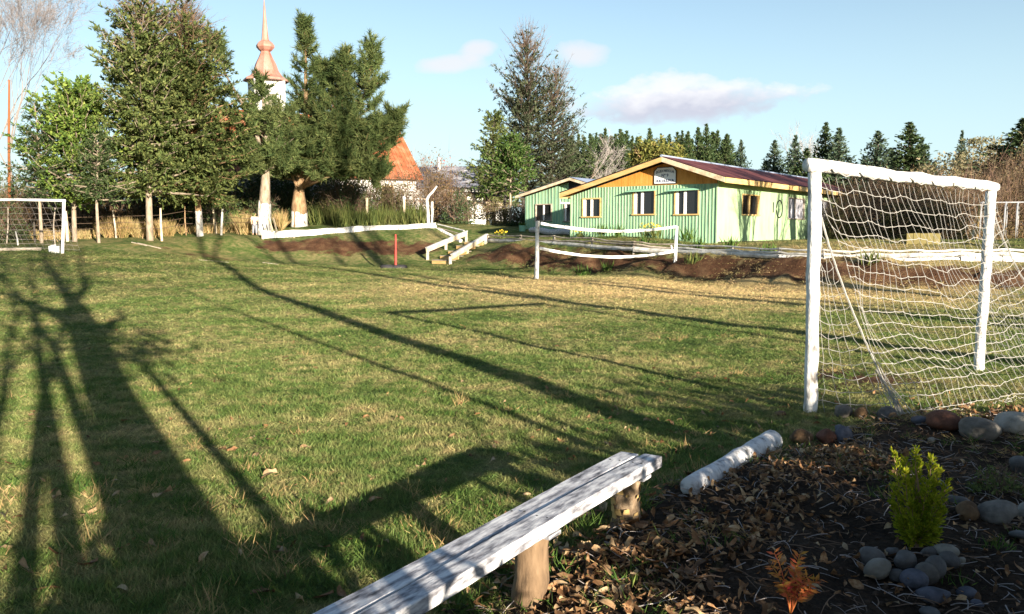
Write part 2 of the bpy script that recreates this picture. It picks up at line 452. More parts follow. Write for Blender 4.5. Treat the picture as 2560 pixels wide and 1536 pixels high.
M['olive'] = foliage('olive_foliage', [(.066, .098, .026), (.125, .160, .050), (.170, .195, .070)])
M['conif'] = foliage('conifer_foliage', [(.034, .062, .024), (.070, .105, .040), (.095, .125, .052)])
M['lime'] = foliage('bright_green_foliage', [(.085, .145, .025), (.145, .220, .045), (.17, .235, .06)])
M['pine'] = foliage('pine_needles', [(.042, .070, .022), (.088, .122, .040), (.130, .155, .056)], .15)
M['darkp'] = foliage('dark_pine_needles', [(.026, .048, .022), (.055, .085, .034), (.075, .105, .042)], .12)
M['fargreen'] = foliage('plantation_needles', [(.026, .050, .022), (.050, .080, .030), (.085, .115, .040)], .1, .25)
M['fargrn2'] = foliage('blue_green_needles', [(.040, .068, .045), (.065, .100, .062), (.09, .12, .07)], .1, .3)
M['airy'] = foliage('pale_airy_leaves', [(.13, .125, .06), (.20, .18, .10), (.23, .21, .13)], .2)
M['yellowgreen'] = foliage('yellow_green_leaves', [(.095, .115, .025), (.155, .165, .040), (.19, .15, .05)], .25)
M['brown'] = foliage('brown_thicket_leaves', [(.085, .060, .026), (.15, .105, .05), (.19, .14, .07)], .2, .6)
M['browngreen'] = foliage('brown_green_thicket', [(.065, .066, .026), (.11, .105, .042), (.15, .13, .06)], .2, .6)
M['redleaf'] = foliage('red_autumn_leaves', [(.26, .06, .025), (.36, .11, .05)], .3)
M['drygrass'] = foliage('dry_grass', [(.26, .19, .07), (.40, .30, .13), (.48, .38, .19)], .3, .7, .3)
M['reed'] = foliage('green_iris_leaves', [(.060, .085, .025), (.115, .145, .040), (.16, .165, .06)], .3, .8, .3)
M['barkmute'] = mat('grey_pale_bark', [(.15, .13, .12), (.26, .23, .21)], 6, .9)
M['twiggrey'] = mat('grey_twigs', [(.13, .115, .115), (.22, .20, .20)], 3, .9, island=.25)
M['cypress'] = foliage('golden_cypress', [(.17, .22, .012), (.30, .34, .02), (.38, .39, .03)], .4, 6, .3)
M['nandina'] = foliage('orange_red_leaves', [(.40, .09, .035), (.55, .20, .06), (.52, .33, .07)], .35, 12, .3)
M['weed'] = foliage('green_weed_blades', [(.045, .085, .018), (.085, .15, .03), (.13, .19, .05)], .3, 3, .3)
M['flower'] = mat('yellow_petals', [(.75, .55, .04)], 5, .7, trans=.3)
M['deadleaf'] = mat('dead_leaves', [(.085, .038, .018), (.20, .105, .045), (.38, .27, .15)], 2.2, .75, rand=.6, trans=.15, contrast=(.3, .75))
M['paleleaf'] = mat('pale_dry_leaves', [(.20, .115, .055), (.32, .22, .12), (.44, .34, .20)], 2.2, .75, rand=.35, trans=.15)
M['limewash'] = mat('flaking_limewash', [(.13, .11, .09), (.42, .40, .37), (.60, .59, .56)], 9, .9, .8, 20, bdist=.03, contrast=(.34, .54), stretch=(1, 1, .5))
M['greygreen'] = foliage('grey_green_foliage', [(.042, .056, .030), (.075, .092, .050), (.105, .12, .07)])
M['soilclod'] = mat('soil_crumbs', [(.022, .015, .010), (.07, .048, .032)], 3, .95, rand=.3)
M['skin'] = mat('skin', [(.50, .30, .21)], 5, .6)
M['shirt'] = mat('pale_shirt', [(.62, .54, .53), (.72, .65, .64)], 6, .85)
M['trouser'] = mat('grey_trousers', [(.17, .18, .21), (.24, .25, .28)], 6, .9)
M['hair'] = mat('black_hair', [(.012, .010, .009)], 6, .6)
M['signwhite'] = mat('sign_white', [(.70, .72, .76), (.78, .79, .82)], 4, .6)
M['signblue'] = mat('sign_dark_blue', [(.025, .04, .10)], 4, .6)
M['black'] = mat('black_iron', [(.02, .022, .022)], 4, .6)
M['bag'] = mat('white_plastic', [(.68, .68, .68), (.80, .80, .80)], 8, .5)
M['yellowbox'] = mat('mossy_yellow_wood', [(.10, .085, .03), (.17, .14, .045)], 3, .8)


def stone_mat(name, a, b):
    a = tuple(np.array(a) * .62); b = tuple(np.array(b) * .58)
    return mat(name, [tuple(np.array(a) * .6), a, tuple((np.array(a) + b) / 2), b], 12, .85, .8, 45, rand=.2, bdist=.008, contrast=(.28, .72), detail=9)


M['stone'] = stone_mat('grey_river_stone', (.16, .145, .125), (.32, .295, .255))
M['stonedark'] = stone_mat('blue_grey_stone', (.115, .11, .105), (.22, .21, .20))
M['stonebrown'] = stone_mat('brown_stone', (.15, .085, .04), (.32, .20, .10))
M['stonered'] = stone_mat('red_brown_stone', (.14, .055, .03), (.30, .13, .08))
M['stonepale'] = stone_mat('pale_stone', (.32, .30, .25), (.48, .46, .40))
M['slate'] = stone_mat('slate_stone', (.10, .105, .13), (.21, .21, .25))


def lawn_color(nt, dark=1.0):
    """patchy lawn colour from the position on the ground: green, straw and worn areas"""
    N = nt.nodes; Lk = nt.links
    gm = N.new('ShaderNodeNewGeometry'); mp_ = N.new('ShaderNodeMapping'); mp_.inputs['Scale'].default_value = (1, 1, 0); Lk.new(gm.outputs['Position'], mp_.inputs[0])
    n1 = N.new('ShaderNodeTexNoise'); n1.inputs['Scale'].default_value = .55; n1.inputs['Detail'].default_value = 7; n1.inputs['Roughness'].default_value = .68; Lk.new(mp_.outputs[0], n1.inputs['Vector'])
    n2 = N.new('ShaderNodeTexNoise'); n2.inputs['Scale'].default_value = 5.0; n2.inputs['Detail'].default_value = 6; Lk.new(mp_.outputs[0], n2.inputs['Vector'])
    ad = N.new('ShaderNodeMath'); ad.operation = 'MULTIPLY_ADD'; ad.inputs[1].default_value = .45; Lk.new(n2.outputs['Fac'], ad.inputs[0])
    ml = N.new('ShaderNodeMath'); ml.operation = 'MULTIPLY'; ml.inputs[1].default_value = .62; Lk.new(n1.outputs['Fac'], ml.inputs[0]); Lk.new(ml.outputs[0], ad.inputs[2])
    # the far half of the pitch is drier, except a green belt
    sx = N.new('ShaderNodeSeparateXYZ'); Lk.new(gm.outputs['Position'], sx.inputs[0])
    dv = N.new('ShaderNodeVectorMath'); dv.operation = 'DISTANCE'; sc2 = N.new('ShaderNodeMapping'); sc2.inputs['Scale'].default_value = (.7, 1.0, 0); Lk.new(gm.outputs['Position'], sc2.inputs[0])
    Lk.new(sc2.outputs[0], dv.inputs[0]); dv.inputs[1].default_value = (4.0, 24.0, 0)
    mr = N.new('ShaderNodeMapRange'); mr.inputs[1].default_value = 9; mr.inputs[2].default_value = 1.5; mr.inputs[3].default_value = 0; mr.inputs[4].default_value = .27; Lk.new(dv.outputs['Value'], mr.inputs[0])
    a2 = N.new('ShaderNodeMath'); a2.operation = 'ADD'; Lk.new(ad.outputs[0], a2.inputs[0]); Lk.new(mr.outputs[0], a2.inputs[1])
    cr = N.new('ShaderNodeValToRGB'); Lk.new(a2.outputs[0], cr.inputs[0]); e = cr.color_ramp.elements
    e[0].position = .38; e[0].color = (.050 * dark, .084 * dark, .022 * dark, 1); e[1].position = .74; e[1].color = (.40 * dark, .31 * dark, .145 * dark, 1)
    x = e.new(.49); x.color = (.090 * dark, .134 * dark, .034 * dark, 1); x = e.new(.59); x.color = (.20 * dark, .195 * dark, .076 * dark, 1)
    return cr.outputs[0]


def blade_mat():
    m = bpy.data.materials.new('lawn_blades'); m.use_nodes = True; nt = m.node_tree; nt.nodes.clear(); N = nt.nodes; Lk = nt.links
    col = lawn_color(nt, 1.12)
    oi = N.new('ShaderNodeObjectInfo'); hs = N.new('ShaderNodeHueSaturation'); Lk.new(col, hs.inputs['Color'])
    gm = N.new('ShaderNodeNewGeometry'); mr = N.new('ShaderNodeMapRange'); mr.inputs[3].default_value = .45; mr.inputs[4].default_value = 1.75; Lk.new(gm.outputs['Random Per Island'], mr.inputs[0]); Lk.new(mr.outputs[0], hs.inputs['Value'])
    mr2 = N.new('ShaderNodeMapRange'); mr2.inputs[3].default_value = .475; mr2.inputs[4].default_value = .52; Lk.new(oi.outputs['Random'], mr2.inputs[0]); Lk.new(mr2.outputs[0], hs.inputs['Hue'])
    d = N.new('ShaderNodeBsdfPrincipled'); d.inputs['Roughness'].default_value = .7; d.inputs['Specular IOR Level'].default_value = .2; Lk.new(hs.outputs[0], d.inputs['Base Color'])
    t = N.new('ShaderNodeBsdfTranslucent'); Lk.new(hs.outputs[0], t.inputs[0]); mx = N.new('ShaderNodeMixShader'); mx.inputs[0].default_value = .3
    Lk.new(d.outputs[0], mx.inputs[1]); Lk.new(t.outputs[0], mx.inputs[2]); o = N.new('ShaderNodeOutputMaterial'); Lk.new(mx.outputs[0], o.inputs[0]); return m


def ground_mat():
    m = bpy.data.materials.new('ground_cover'); m.use_nodes = True; nt = m.node_tree; nt.nodes.clear(); N = nt.nodes; Lk = nt.links
    col = lawn_color(nt, .95)
    at_ = N.new('ShaderNodeAttribute'); at_.attribute_name = 'cover'; sp = N.new('ShaderNodeSeparateColor'); Lk.new(at_.outputs['Color'], sp.inputs[0])
    gm = N.new('ShaderNodeNewGeometry')

    def noise(s, d=6):
        n = N.new('ShaderNodeTexNoise'); n.inputs['Scale'].default_value = s; n.inputs['Detail'].default_value = d; n.inputs['Roughness'].default_value = .65; Lk.new(gm.outputs['Position'], n.inputs['Vector']); return n.outputs['Fac']

    def ramp(f, cs):
        c = N.new('ShaderNodeValToRGB'); Lk.new(f, c.inputs[0]); e = c.color_ramp.elements
        for i, (p, cc) in enumerate(cs):
            q = e[i] if i < 2 else e.new(p)
            q.position = p; q.color = hexc(cc)
        return c.outputs[0]

    def mix(f, a, b):
        n = N.new('ShaderNodeMix'); n.data_type = 'RGBA'; Lk.new(f, n.inputs[0]); Lk.new(a, n.inputs[6]); Lk.new(b, n.inputs[7]); return n.outputs[2]

    def thr(f, nz, k=2.6):                           # ragged edge for a cover mask
        a = N.new('ShaderNodeMath'); a.operation = 'SUBTRACT'; Lk.new(nz, a.inputs[0]); a.inputs[1].default_value = .5
        b = N.new('ShaderNodeMath'); b.operation = 'MULTIPLY_ADD'; b.inputs[1].default_value = k; Lk.new(a.outputs[0], b.inputs[0]); Lk.new(f, b.inputs[2])
        c = N.new('ShaderNodeMapRange'); c.inputs[1].default_value = .35; c.inputs[2].default_value = .65; Lk.new(b.outputs[0], c.inputs[0]); return c.outputs[0]
    red = ramp(noise(1.8), [(.3, (.050, .026, .014)), (.72, (.19, .115, .060)), (.5, (.100, .050, .027))])
    soil = ramp(noise(5), [(.3, (.018, .013, .009)), (.75, (.075, .052, .035)), (.5, (.038, .026, .017))])
    dry = ramp(noise(3.0), [(.3, (.16, .15, .05)), (.7, (.38, .30, .13))])
    col = mix(thr(sp.outputs[2], noise(1.1), 1.6), col, dry)
    col = mix(thr(sp.outputs[0], noise(1.5), 1.9), col, red)
    col = mix(thr(sp.outputs[1], noise(4.0), 1.2), col, soil)
    # fine grain of blades and crumbs
    fine = ramp(noise(38, 4), [(.3, (.45, .45, .45)), (.72, (1.35, 1.35, 1.35))])
    mm = N.new('ShaderNodeMix'); mm.data_type = 'RGBA'; mm.blend_type = 'MULTIPLY'; mm.inputs[0].default_value = 1.0; Lk.new(col, mm.inputs[6]); Lk.new(fine, mm.inputs[7]); mm.clamp_result = False
    b = N.new('ShaderNodeBsdfPrincipled'); b.inputs['Roughness'].default_value = .95; b.inputs['Specular IOR Level'].default_value = .1
    Lk.new(mm.outputs[2], b.inputs['Base Color'])
    bp = N.new('ShaderNodeBump'); bp.inputs['Strength'].default_value = 1.0; bp.inputs['Distance'].default_value = .05
    ad = N.new('ShaderNodeMath'); ad.operation = 'ADD'; Lk.new(noise(26, 5), ad.inputs[0]); Lk.new(noise(7, 4), ad.inputs[1]); Lk.new(ad.outputs[0], bp.inputs['Height']); Lk.new(bp.outputs[0], b.inputs['Normal'])
    o = N.new('ShaderNodeOutputMaterial'); Lk.new(b.outputs[0], o.inputs[0]); return m


# ------------------------------------------------------------------ the ground, one sheet out to the horizon
def axis(lo, hi, step, outer, grow=1.18, fine=None):
    a = list(np.arange(lo, hi + 1e-6, step)); d = step
    while a[-1] < outer: d = min(d * grow, 60); a.append(a[-1] + d)
    d = step
    while a[0] > -outer: d = min(d * grow, 60); a.insert(0, a[0] - d)
    return np.array(a)


xs = np.unique(np.round(np.r_[axis(-26, 26, .26, 1200), np.arange(-1, 5, .07)], 3)); ys = np.unique(np.round(np.r_[axis(1.0, 56, .26, 1200), np.arange(2, 8, .07)], 3))
GX, GY = np.meshgrid(xs, ys)
# cover masks: red earth bank, dark garden soil, dry grass
EDGE = np.array([at(*c)[:2] for c in ((1090, 572, 46), (1165, 606, 44), (1218, 606, 43.5), (1300, 606, 39.5), (1440, 613, 36.5), (1560, 622, 34), (1690, 631, 32), (1800, 637, 30), (1950, 645, 27.5), (2100, 649, 26), (2300, 651, 25), (2480, 653, 24.5), (2700, 655, 24.2), (2950, 657, 24))])
LEFTB = np.array([at(*c)[:2] for c in ((690, 618, 42), (800, 618, 42.4), (900, 620, 42.4), (1000, 622, 42.6), (1060, 625, 42.8))])


def polydist(x, y, P):
    best = np.full(x.shape, 1e9)
    for a, b in zip(P[:-1], P[1:]):
        d = b - a; t = np.clip(((x - a[0]) * d[0] + (y - a[1]) * d[1]) / (d @ d), 0, 1)
        best = np.minimum(best, np.hypot(x - a[0] - t * d[0], y - a[1] - t * d[1]))
    return best


BANKR = (EDGE[3:] + TOE[1:][:len(EDGE) - 3]) / 2 if len(TOE) - 1 >= len(EDGE) - 3 else None
mid = []
for e in EDGE[2:]:
    dd = np.hypot(TOE[:, 0] - e[0], TOE[:, 1] - e[1]); mid.append((e * .42 + TOE[dd.argmin()] * .58))
mid = np.array(mid)
xf, yf = GX.ravel(), GY.ravel()
dr = polydist(xf, yf, mid); dl = polydist(xf, yf, LEFTB)
GZ = ground_z(GX, GY)
rough_bank = (np.clip(1.5 - dr / 1.3, 0, 1) + .6 * np.clip(1.4 - dl / 1.2, 0, 1)).reshape(GX.shape)
GZ += rough_bank * ((vnoise(GX, GY, .7, 11) - .5) * .26 + (vnoise(GX, GY, .33, 12) - .5) * .16)
nx, ny = len(xs), len(ys)
g = G(); ii = (np.arange(ny - 1)[:, None] * nx + np.arange(nx - 1)[None, :]).ravel()
g.add(np.stack([GX, GY, GZ], -1).reshape(-1, 3), np.stack([ii, ii + 1, ii + nx + 1, ii + nx], 1))
gme = g.mesh('ground', smooth=True)
red = np.clip(1.15 - dr / 1.25, 0, 1) * .92; red = np.maximum(red, np.clip(1.2 - dl / 1.2, 0, 1) * .95)
red = np.maximum(red, .85 * np.exp(-(((xf - 3.7) / 1.1) ** 2 + ((yf - 9.1) / .8) ** 2)))          # worn patch in the goal mouth
red = np.maximum(red, .42 * np.exp(-(((xf + 13) / 4) ** 2 + ((yf - 38) / 1.6) ** 2)))
red = np.maximum(red, .38 * np.exp(-(((xf + 16) / 2.5) ** 2 + ((yf - 32) / 1.2) ** 2)))
bm = bed_mask(xf, yf) * .8
dry = .35 * np.exp(-((yf - 30) / 6) ** 2) * (np.abs(xf - 3) < 14) + .40 * ((yf > 36) & (xf < -12)) * np.exp(-((yf - 38.5) / 4) ** 2) + .45 * (yf > 52)
cov = np.stack([red, bm, dry, np.ones_like(red)], 1).astype(np.float32)
ca_ = gme.color_attributes.new('cover', 'FLOAT_COLOR', 'POINT'); ca_.data.foreach_set('color', cov.ravel())
gme.materials.append(ground_mat())
ground = bpy.data.objects.new('ground', gme); COL.objects.link(ground); tag(ground, 'sports field of patchy lawn running up to red earth banks', None, None, 'structure'); ORIG['ground'] = np.zeros(3)
# ------------------------------------------------------------------ the green school house
Fd = np.array([-.806, .592, 0.0]); Fd /= np.linalg.norm(Fd)         # along the front wall, to the left
Sd = np.array([.592, .806, 0.0]); Sd /= np.linalg.norm(Sd)          # along the side wall, away
Zd = np.array([0, 0, 1.0])


class House:
    def __init__(s, C): s.C = np.asarray(C, float)

    def P(s, u, w, z): return s.C * (1, 1, 0) + Fd * u + Sd * w + Zd * z

    def front(s, px, py, w=0.0):
        p = onplane(px, py, s.P(0, w, 0), Sd) - s.P(0, 0, 0); return float(p @ Fd), float(p[2])

    def side(s, px, py, u=0.0):
        p = onplane(px, py, s.P(u, 0, 0), Fd) - s.P(0, 0, 0); return float(p @ Sd), float(p[2])

    def slab(s, g, u0, u1, w0, w1, z0, z1):          # box in the house's own axes
        return g.hexa([s.P(u0, w0, z0), s.P(u1, w0, z0), s.P(u1, w1, z0), s.P(u0, w1, z0), s.P(u0, w0, z1), s.P(u1, w0, z1), s.P(u1, w1, z1), s.P(u0, w1, z1)])


def gable(h, L, uR, zR, uL, zL, zr, ur):             # height of the underside of the roof at u
    return lambda u: np.interp(u, [uR, ur, uL], [zR, zr, zL])


def board_wall(h, root, L, zbot, top, wins, pitch, mB, mT, depth=.025):
    """vertical boards with a batten over each joint, each a part, stopped at the openings"""
    us = np.arange(0, L, pitch)

    def spans(a, b, lo, hi0, hi1):
        res = [(lo, None)]
        cuts = sorted([(z0, z1) for (u0, u1, z0, z1) in wins if a < u1 - .015 and b > u0 + .015])
        out = []; cur = lo
        for z0, z1 in cuts:
            if z0 > cur: out.append((cur, z0))
            cur = max(cur, z1)
        out.append((cur, None)); return out
    for u in us:
        b = min(u + pitch, L); bc = u + .006, b - .006
        edges = sorted(set([bc[0], bc[1]] + [e for (u0, u1, z0, z1) in wins for e in (u0, u1) if bc[0] + .02 < e < bc[1] - .02]))
        for a_, b_ in zip(edges[:-1], edges[1:]):
            for lo, hi in spans(a_, b_, zbot, 0, 0):
                t0 = hi if hi is not None else top(a_); t1 = hi if hi is not None else top(b_)
                if min(t0, t1) - lo < .04: continue
                g = G(); d0 = -.004 - R.random() * .004
                g.hexa([h.P(a_, d0, lo), h.P(b_, d0, lo), h.P(b_, depth, lo), h.P(a_, depth, lo), h.P(a_, d0, t0), h.P(b_, d0, t1), h.P(b_, depth, t1), h.P(a_, depth, t0)])
                part('wall_board', g, mB, root)
        for lo, hi in spans(u - .02, u + .02, zbot, 0, 0):
            t0 = hi if hi is not None else top(u)
            if t0 - lo < .05: continue
            g = G(); h.slab(g, max(u - .016, -.02), u + .016, -.030, -.009, lo + .003, t0 - .004); part('batten', g, mT, root)


def window(h, root, u0, u1, z0, z1, mframe, stiles, awning=False, sash_m=None, w=0.0, face='front', pane_m=None):
    """frame with sill, dark panes and white sash stiles; u is measured along the wall"""
    def slab(g, a, b, d0, d1, lo, hi):
        return h.slab(g, a, b, d0, d1, lo, hi) if face == 'front' else h.slab(g, -d1, -d0, a, b, lo, hi)
    if face == 'side':
        def slab(g, a, b, d0, d1, lo, hi): return h.slab(g, d0, d1, a, b, lo, hi)
    f = .055; g = G()
    slab(g, u0 - f, u0, -.05, .05, z0, z1); slab(g, u1, u1 + f, -.05, .05, z0, z1); slab(g, u0 - f, u1 + f, -.05, .05, z1, z1 + f)
    fr = part('window', g, mframe, root)
    g = G(); slab(g, u0 - f - .03, u1 + f + .03, -.09, .05, z0 - f, z0 - .001); part('sill', g, mframe, fr)
    g = G(); slab(g, u0, u1, .032, .040, z0, z1); part('pane', g, pane_m or M['glass'], fr)
    for (a, b) in stiles:
        g = G(); slab(g, a, b, -.02, .028, z0 + .002, z1 - .002); part('sash', g, sash_m or M['white'], fr)
    if awning:
        g = G()
        P = [h.P(u1 + .30, -.34, z1 - .02), h.P(u0 - .08, -.10, z1 + .02), h.P(u0 - .08, -.012, z1 + .10), h.P(u1 + .10, -.012, z1 + .10)]
        g.hexa(P + [p + np.array([0, 0, .014]) for p in P]); part('awning', g, M['dgreen'], fr)
    return fr


def corrugated(h, g, ua, za, ub, zb, w0, w1, pitch=.076 * 2, amp=.014, th=.012):
    """sheet whose waves run down the slope from (ua,za) to (ub,zb)"""
    n = int((w1 - w0) / pitch * 4); ws = np.linspace(w0, w1, n + 1); off = amp * np.sin(np.arange(n + 1) * math.pi / 2)
    m = 7; V = []
    for k in range(m + 1):
        t = k / m
        for w, o in zip(ws, off): V.append(h.P(ua + (ub - ua) * t, w, za + (zb - za) * t + o + (.006 * (k % 2))))
    i = (np.arange(m)[:, None] * (n + 1) + np.arange(n)[None, :]).ravel()
    g.add(V, np.stack([i, i + 1, i + n + 2, i + n + 1], 1))


hC = at(1789, 613, 35.0); H1 = House(hC)
OV = -.60
uL_, zl_ = H1.front(1429, 592); L1 = uL_
ur, zr = H1.front(1655, 391, OV); uRe, zRe = H1.front(1812, 441, OV); uLe, zLe = H1.front(1400, 482, OV)
zg0 = min(gz(*H1.P(0, 0, 0)[:2]), gz(*H1.P(L1, 0, 0)[:2])) - .25
W1 = 19.0
root = thing('green_house', 'green board house with an orange gable, a name sign and a rusty red roof', 'house', (H1.C[0], H1.C[1], zg0))
TH = .055
topf = lambda u: float(np.interp(u, [uRe, ur, uLe], [zRe, zr, zLe])) - .20
zband = H1.front(1789, 459)[1]
topg = lambda u: min(zband, topf(u))
wins = []
for (xa, ya, xb, yb) in ((1459, 499, 1500, 541), (1586, 480, 1636, 535), (1690, 478, 1745, 535)):
    ua, za = H1.front(xa, ya); ub, zb = H1.front(xb, yb); wins.append((min(ua, ub), max(ua, ub), min(za, zb), max(za, zb)))
board_wall(H1, root, L1, zg0, topg, [(a - .055, b + .055, c - .055, d + .055) for a, b, c, d in wins], .145, M['green'], M['batten'])
for i, (a, b, c, d) in enumerate(wins):
    mid_ = a + (b - a) * (.50 if i == 0 else .60 if i == 1 else .58)
    window(H1, root, a, b, c, d, M['timber'], [(b - .12, b - .004), (mid_ - .05, mid_ + .055)], awning=i > 0)
# backing wall, corner trims, orange gable boards
g = G()
for ua, ub in ((0, ur), (ur, L1)):
    g.hexa([H1.P(ua, .05, zband), H1.P(ub, .05, zband), H1.P(ub, .12, zband), H1.P(ua, .12, zband)] + [H1.P(u, w, max(topf(u), zband + .001)) for u, w in ((ua, .05), (ub, .05), (ub, .12), (ua, .12))])
part('gable_backing', g, M['darkwood'], root)
g = G(); u = 0.0
while u < L1:
    b = min(u + .088, L1); t0, t1 = topf(u + .003), topf(b - .003)
    if max(t0, t1) > zband + .03:
        d0 = -.012 - R.random() * .006
        t0 = max(t0, zband + .006); t1 = max(t1, zband + .006)
        g.hexa([H1.P(u + .003, d0, zband + .004), H1.P(b - .003, d0, zband + .004), H1.P(b - .003, .045, zband + .004), H1.P(u + .003, .045, zband + .004), H1.P(u + .003, d0, t0), H1.P(b - .003, d0, t1), H1.P(b - .003, .045, t1), H1.P(u + .003, .045, t0)])
    u += .088
part('gable_boards', g, M['orange'], root, kind='stuff')
g = G(); H1.slab(g, L1 - .02, L1 + .05, -.045, .06, zg0, topf(L1) - .01); part('corner_trim', g, M['batten'], root)
g = G(); H1.slab(g, -.055, -.005, -.045, .06, zg0, min(topf(0), zband) - .01); part('corner_trim', g, M['batten'], root)
# side wall in large flat sheets, each a panel
ztop_side = topf(-.03)
sw = [];
for (xa, ya, xb, yb) in ((1855, 486, 1895, 539), (1970, 494, 2008, 549), (2036, 500, 2068, 553)):
    wa, za = H1.side(xa, ya); wb, zb = H1.side(xb, yb); sw.append((min(wa, wb), max(wa, wb), (za + zb) / 2 - abs(za - zb) / 2 * .93, (za + zb) / 2 + abs(za - zb) / 2 * .93))
zs0 = H1.side(1830, 604)[1]
cuts = sorted([0.06] + [e for a, b, c, d in sw for e in (a - .055, b + .055)] + [W1] + [1.25, 2.4, 5.0, 8.1, 15.5, 17.2])
cuts = [c for i, c in enumerate(cuts) if i == 0 or c - cuts[i - 1] > .05]
for a, b in zip(cuts[:-1], cuts[1:]):
    hole = [x for x in sw if a > x[0] - .1 and b < x[1] + .1]
    segs = [(zs0, ztop_side)] if not hole else [(zs0, hole[0][2] - .056), (hole[0][3] + .056, ztop_side)]
    for lo, hi in segs:
        g = G(); d = R.random() * .003; H1.slab(g, -.030 - d, .03, a + .003, b - .003, lo, hi); part('wall_panel', g, M['greenside'], root)
for i, (a, b, c, d) in enumerate(sw):
    m_ = a + (b - a) * .45
    window(H1, root, a, b, c, d, M['timber'] if i == 0 else M['greywood'], [(a + .001, a + .05), (m_ - .05, m_ + .05), (b - .05, b - .001)] if i == 0 else [(m_ - .04, m_ + .04)], sash_m=M['timber'] if i == 0 else M['greywood'], face='side', pane_m=M['glass'] if i == 0 else M['curtain'])
# dark skirting boards below the side wall
for k, z in enumerate((zs0 - .02, zs0 - .22, zs0 - .42)):
    for a in np.arange(.08, W1, 3.2):
        g = G(); H1.slab(g, -.024 - .004 * (k % 2), .03, a, min(a + 3.19, W1), z - .19, z - .002); part('skirting_board', g, M['darkwood'], root)
# rear and left walls, plain
g = G(); H1.slab(g, L1 - .02, L1 + .03, .08, W1, zg0, topf(L1) - .02); part('left_wall', g, M['green'], root)
g = G()
for ua, ub in ((0.04, ur), (ur, L1 - .03)):
    g.hexa([H1.P(ua, W1, zg0), H1.P(ub, W1, zg0), H1.P(ub, W1 + .05, zg0), H1.P(ua, W1 + .05, zg0)] + [H1.P(u, w, topf(u)) for u, w in ((ua, W1), (ub, W1), (ub, W1 + .05), (ua, W1 + .05))])
part('rear_wall', g, M['green'], root)
# roof
g = G(); corrugated(H1, g, ur, zr, uRe - .05, zRe - .02, OV - .06, W1 + .5); rf = part('roof', g, M['redroof'], root)
g = G(); corrugated(H1, g, ur, zr, uLe + .05, zLe - .01, OV - .06, W1 + .5); part('roof', g, M['redroof'], root)
g = G(); g.tube([H1.P(ur, OV - .08, zr + .015), H1.P(ur, W1 + .5, zr + .015)], .055, 6); part('ridge_cap', g, M['bluegrey'], rf)
fh = .20
for (ua, za, ub, zb) in ((ur, zr, uRe, zRe), (ur, zr, uLe, zLe)):
    g = G(); g.hexa([H1.P(ua, OV - .04, za - fh - .03), H1.P(ub, OV - .04, zb - fh - .03), H1.P(ub, OV, zb - fh - .03), H1.P(ua, OV, za - fh - .03), H1.P(ua, OV - .04, za - .03), H1.P(ub, OV - .04, zb - .03), H1.P(ub, OV, zb - .03), H1.P(ua, OV, za - .03)])
    part('barge_board', g, M['paleplank'] if ub < ur else M['timber'], root)
    # soffit under the overhang
    g = G(); q = .035
    g.hexa([H1.P(ua, OV + .003, za - .06 - q), H1.P(ub, OV + .003, zb - .06 - q), H1.P(ub, W1 + .4, zb - .06 - q), H1.P(ua, W1 + .4, za - .06 - q), H1.P(ua, OV + .003, za - .06), H1.P(ub, OV + .003, zb - .06), H1.P(ub, W1 + .4, zb - .06), H1.P(ua, W1 + .4, za - .06)])
    part('soffit', g, M['orange'], root)
for u, z, m_ in ((uRe, zRe, 'timber'), (uLe, zLe, 'timber')):
    sgn = -1 if u < 0 else 1
    for a in np.arange(OV + .003, W1 + .3, 4.0):
        g = G(); H1.slab(g, u, u + sgn * .035, a, min(a + 3.99, W1 + .4), z - fh - .05, z - .035); part('fascia_board', g, M[m_], root)
g = G(); w0, z0 = H1.side(1931, 506); w1_, z1_ = H1.side(1932, 532)
P_ = [H1.P(-.05, w0, z) for z in (z0, z1_)]; g.tube(P_, .028, 6)
cw, cz = H1.side(1946, 523); rr_ = .41
cv = [H1.P(-.05, cw + rr_ * math.cos(t), cz + rr_ * math.sin(t)) for t in np.linspace(0, 2 * math.pi, 25)]; g.tube(cv, .030, 6, cap=False)
part('wall_hoop', g, M['black'], root)

# the name sign on the gable
sg = thing('name_sign', 'white school name sign with a dark frame on the orange gable', 'sign', H1.P(*(lambda p: (p[0], -.03, p[1]))(H1.front(1663, 460))))
su0, sz0 = H1.front(1690, 458); su1, sz1 = H1.front(1638, 421); wd = su1 - su0; hh_ = sz1 - sz0


def octo(m_, d0, d1):
    c = .14; pts = [(su0 - m_, sz0 - m_), (su1 + m_, sz0 - m_), (su1 + m_, sz1 - c + m_ * .4), (su1 - c + m_ * .4, sz1 + m_), (su0 + c - m_ * .4, sz1 + m_), (su0 - m_, sz1 - c + m_ * .4)]
    V = [H1.P(u, d0, z) for u, z in pts] + [H1.P(u, d1, z) for u, z in pts]; n = 6
    g = G(); g.add(V, [(i, (i + 1) % n, n + (i + 1) % n, n + i) for i in range(n)] + [(0, 1, 2, 3), (0, 3, 4, 5), (n + 3, n + 2, n + 1, n), (n + 5, n + 4, n + 3, n)]); return g


part('frame', octo(.035, -.050, -.020), M['black'], sg)
face = part('sign_face', octo(0, -.056, -.0505), M['signwhite'], sg)
DG = None


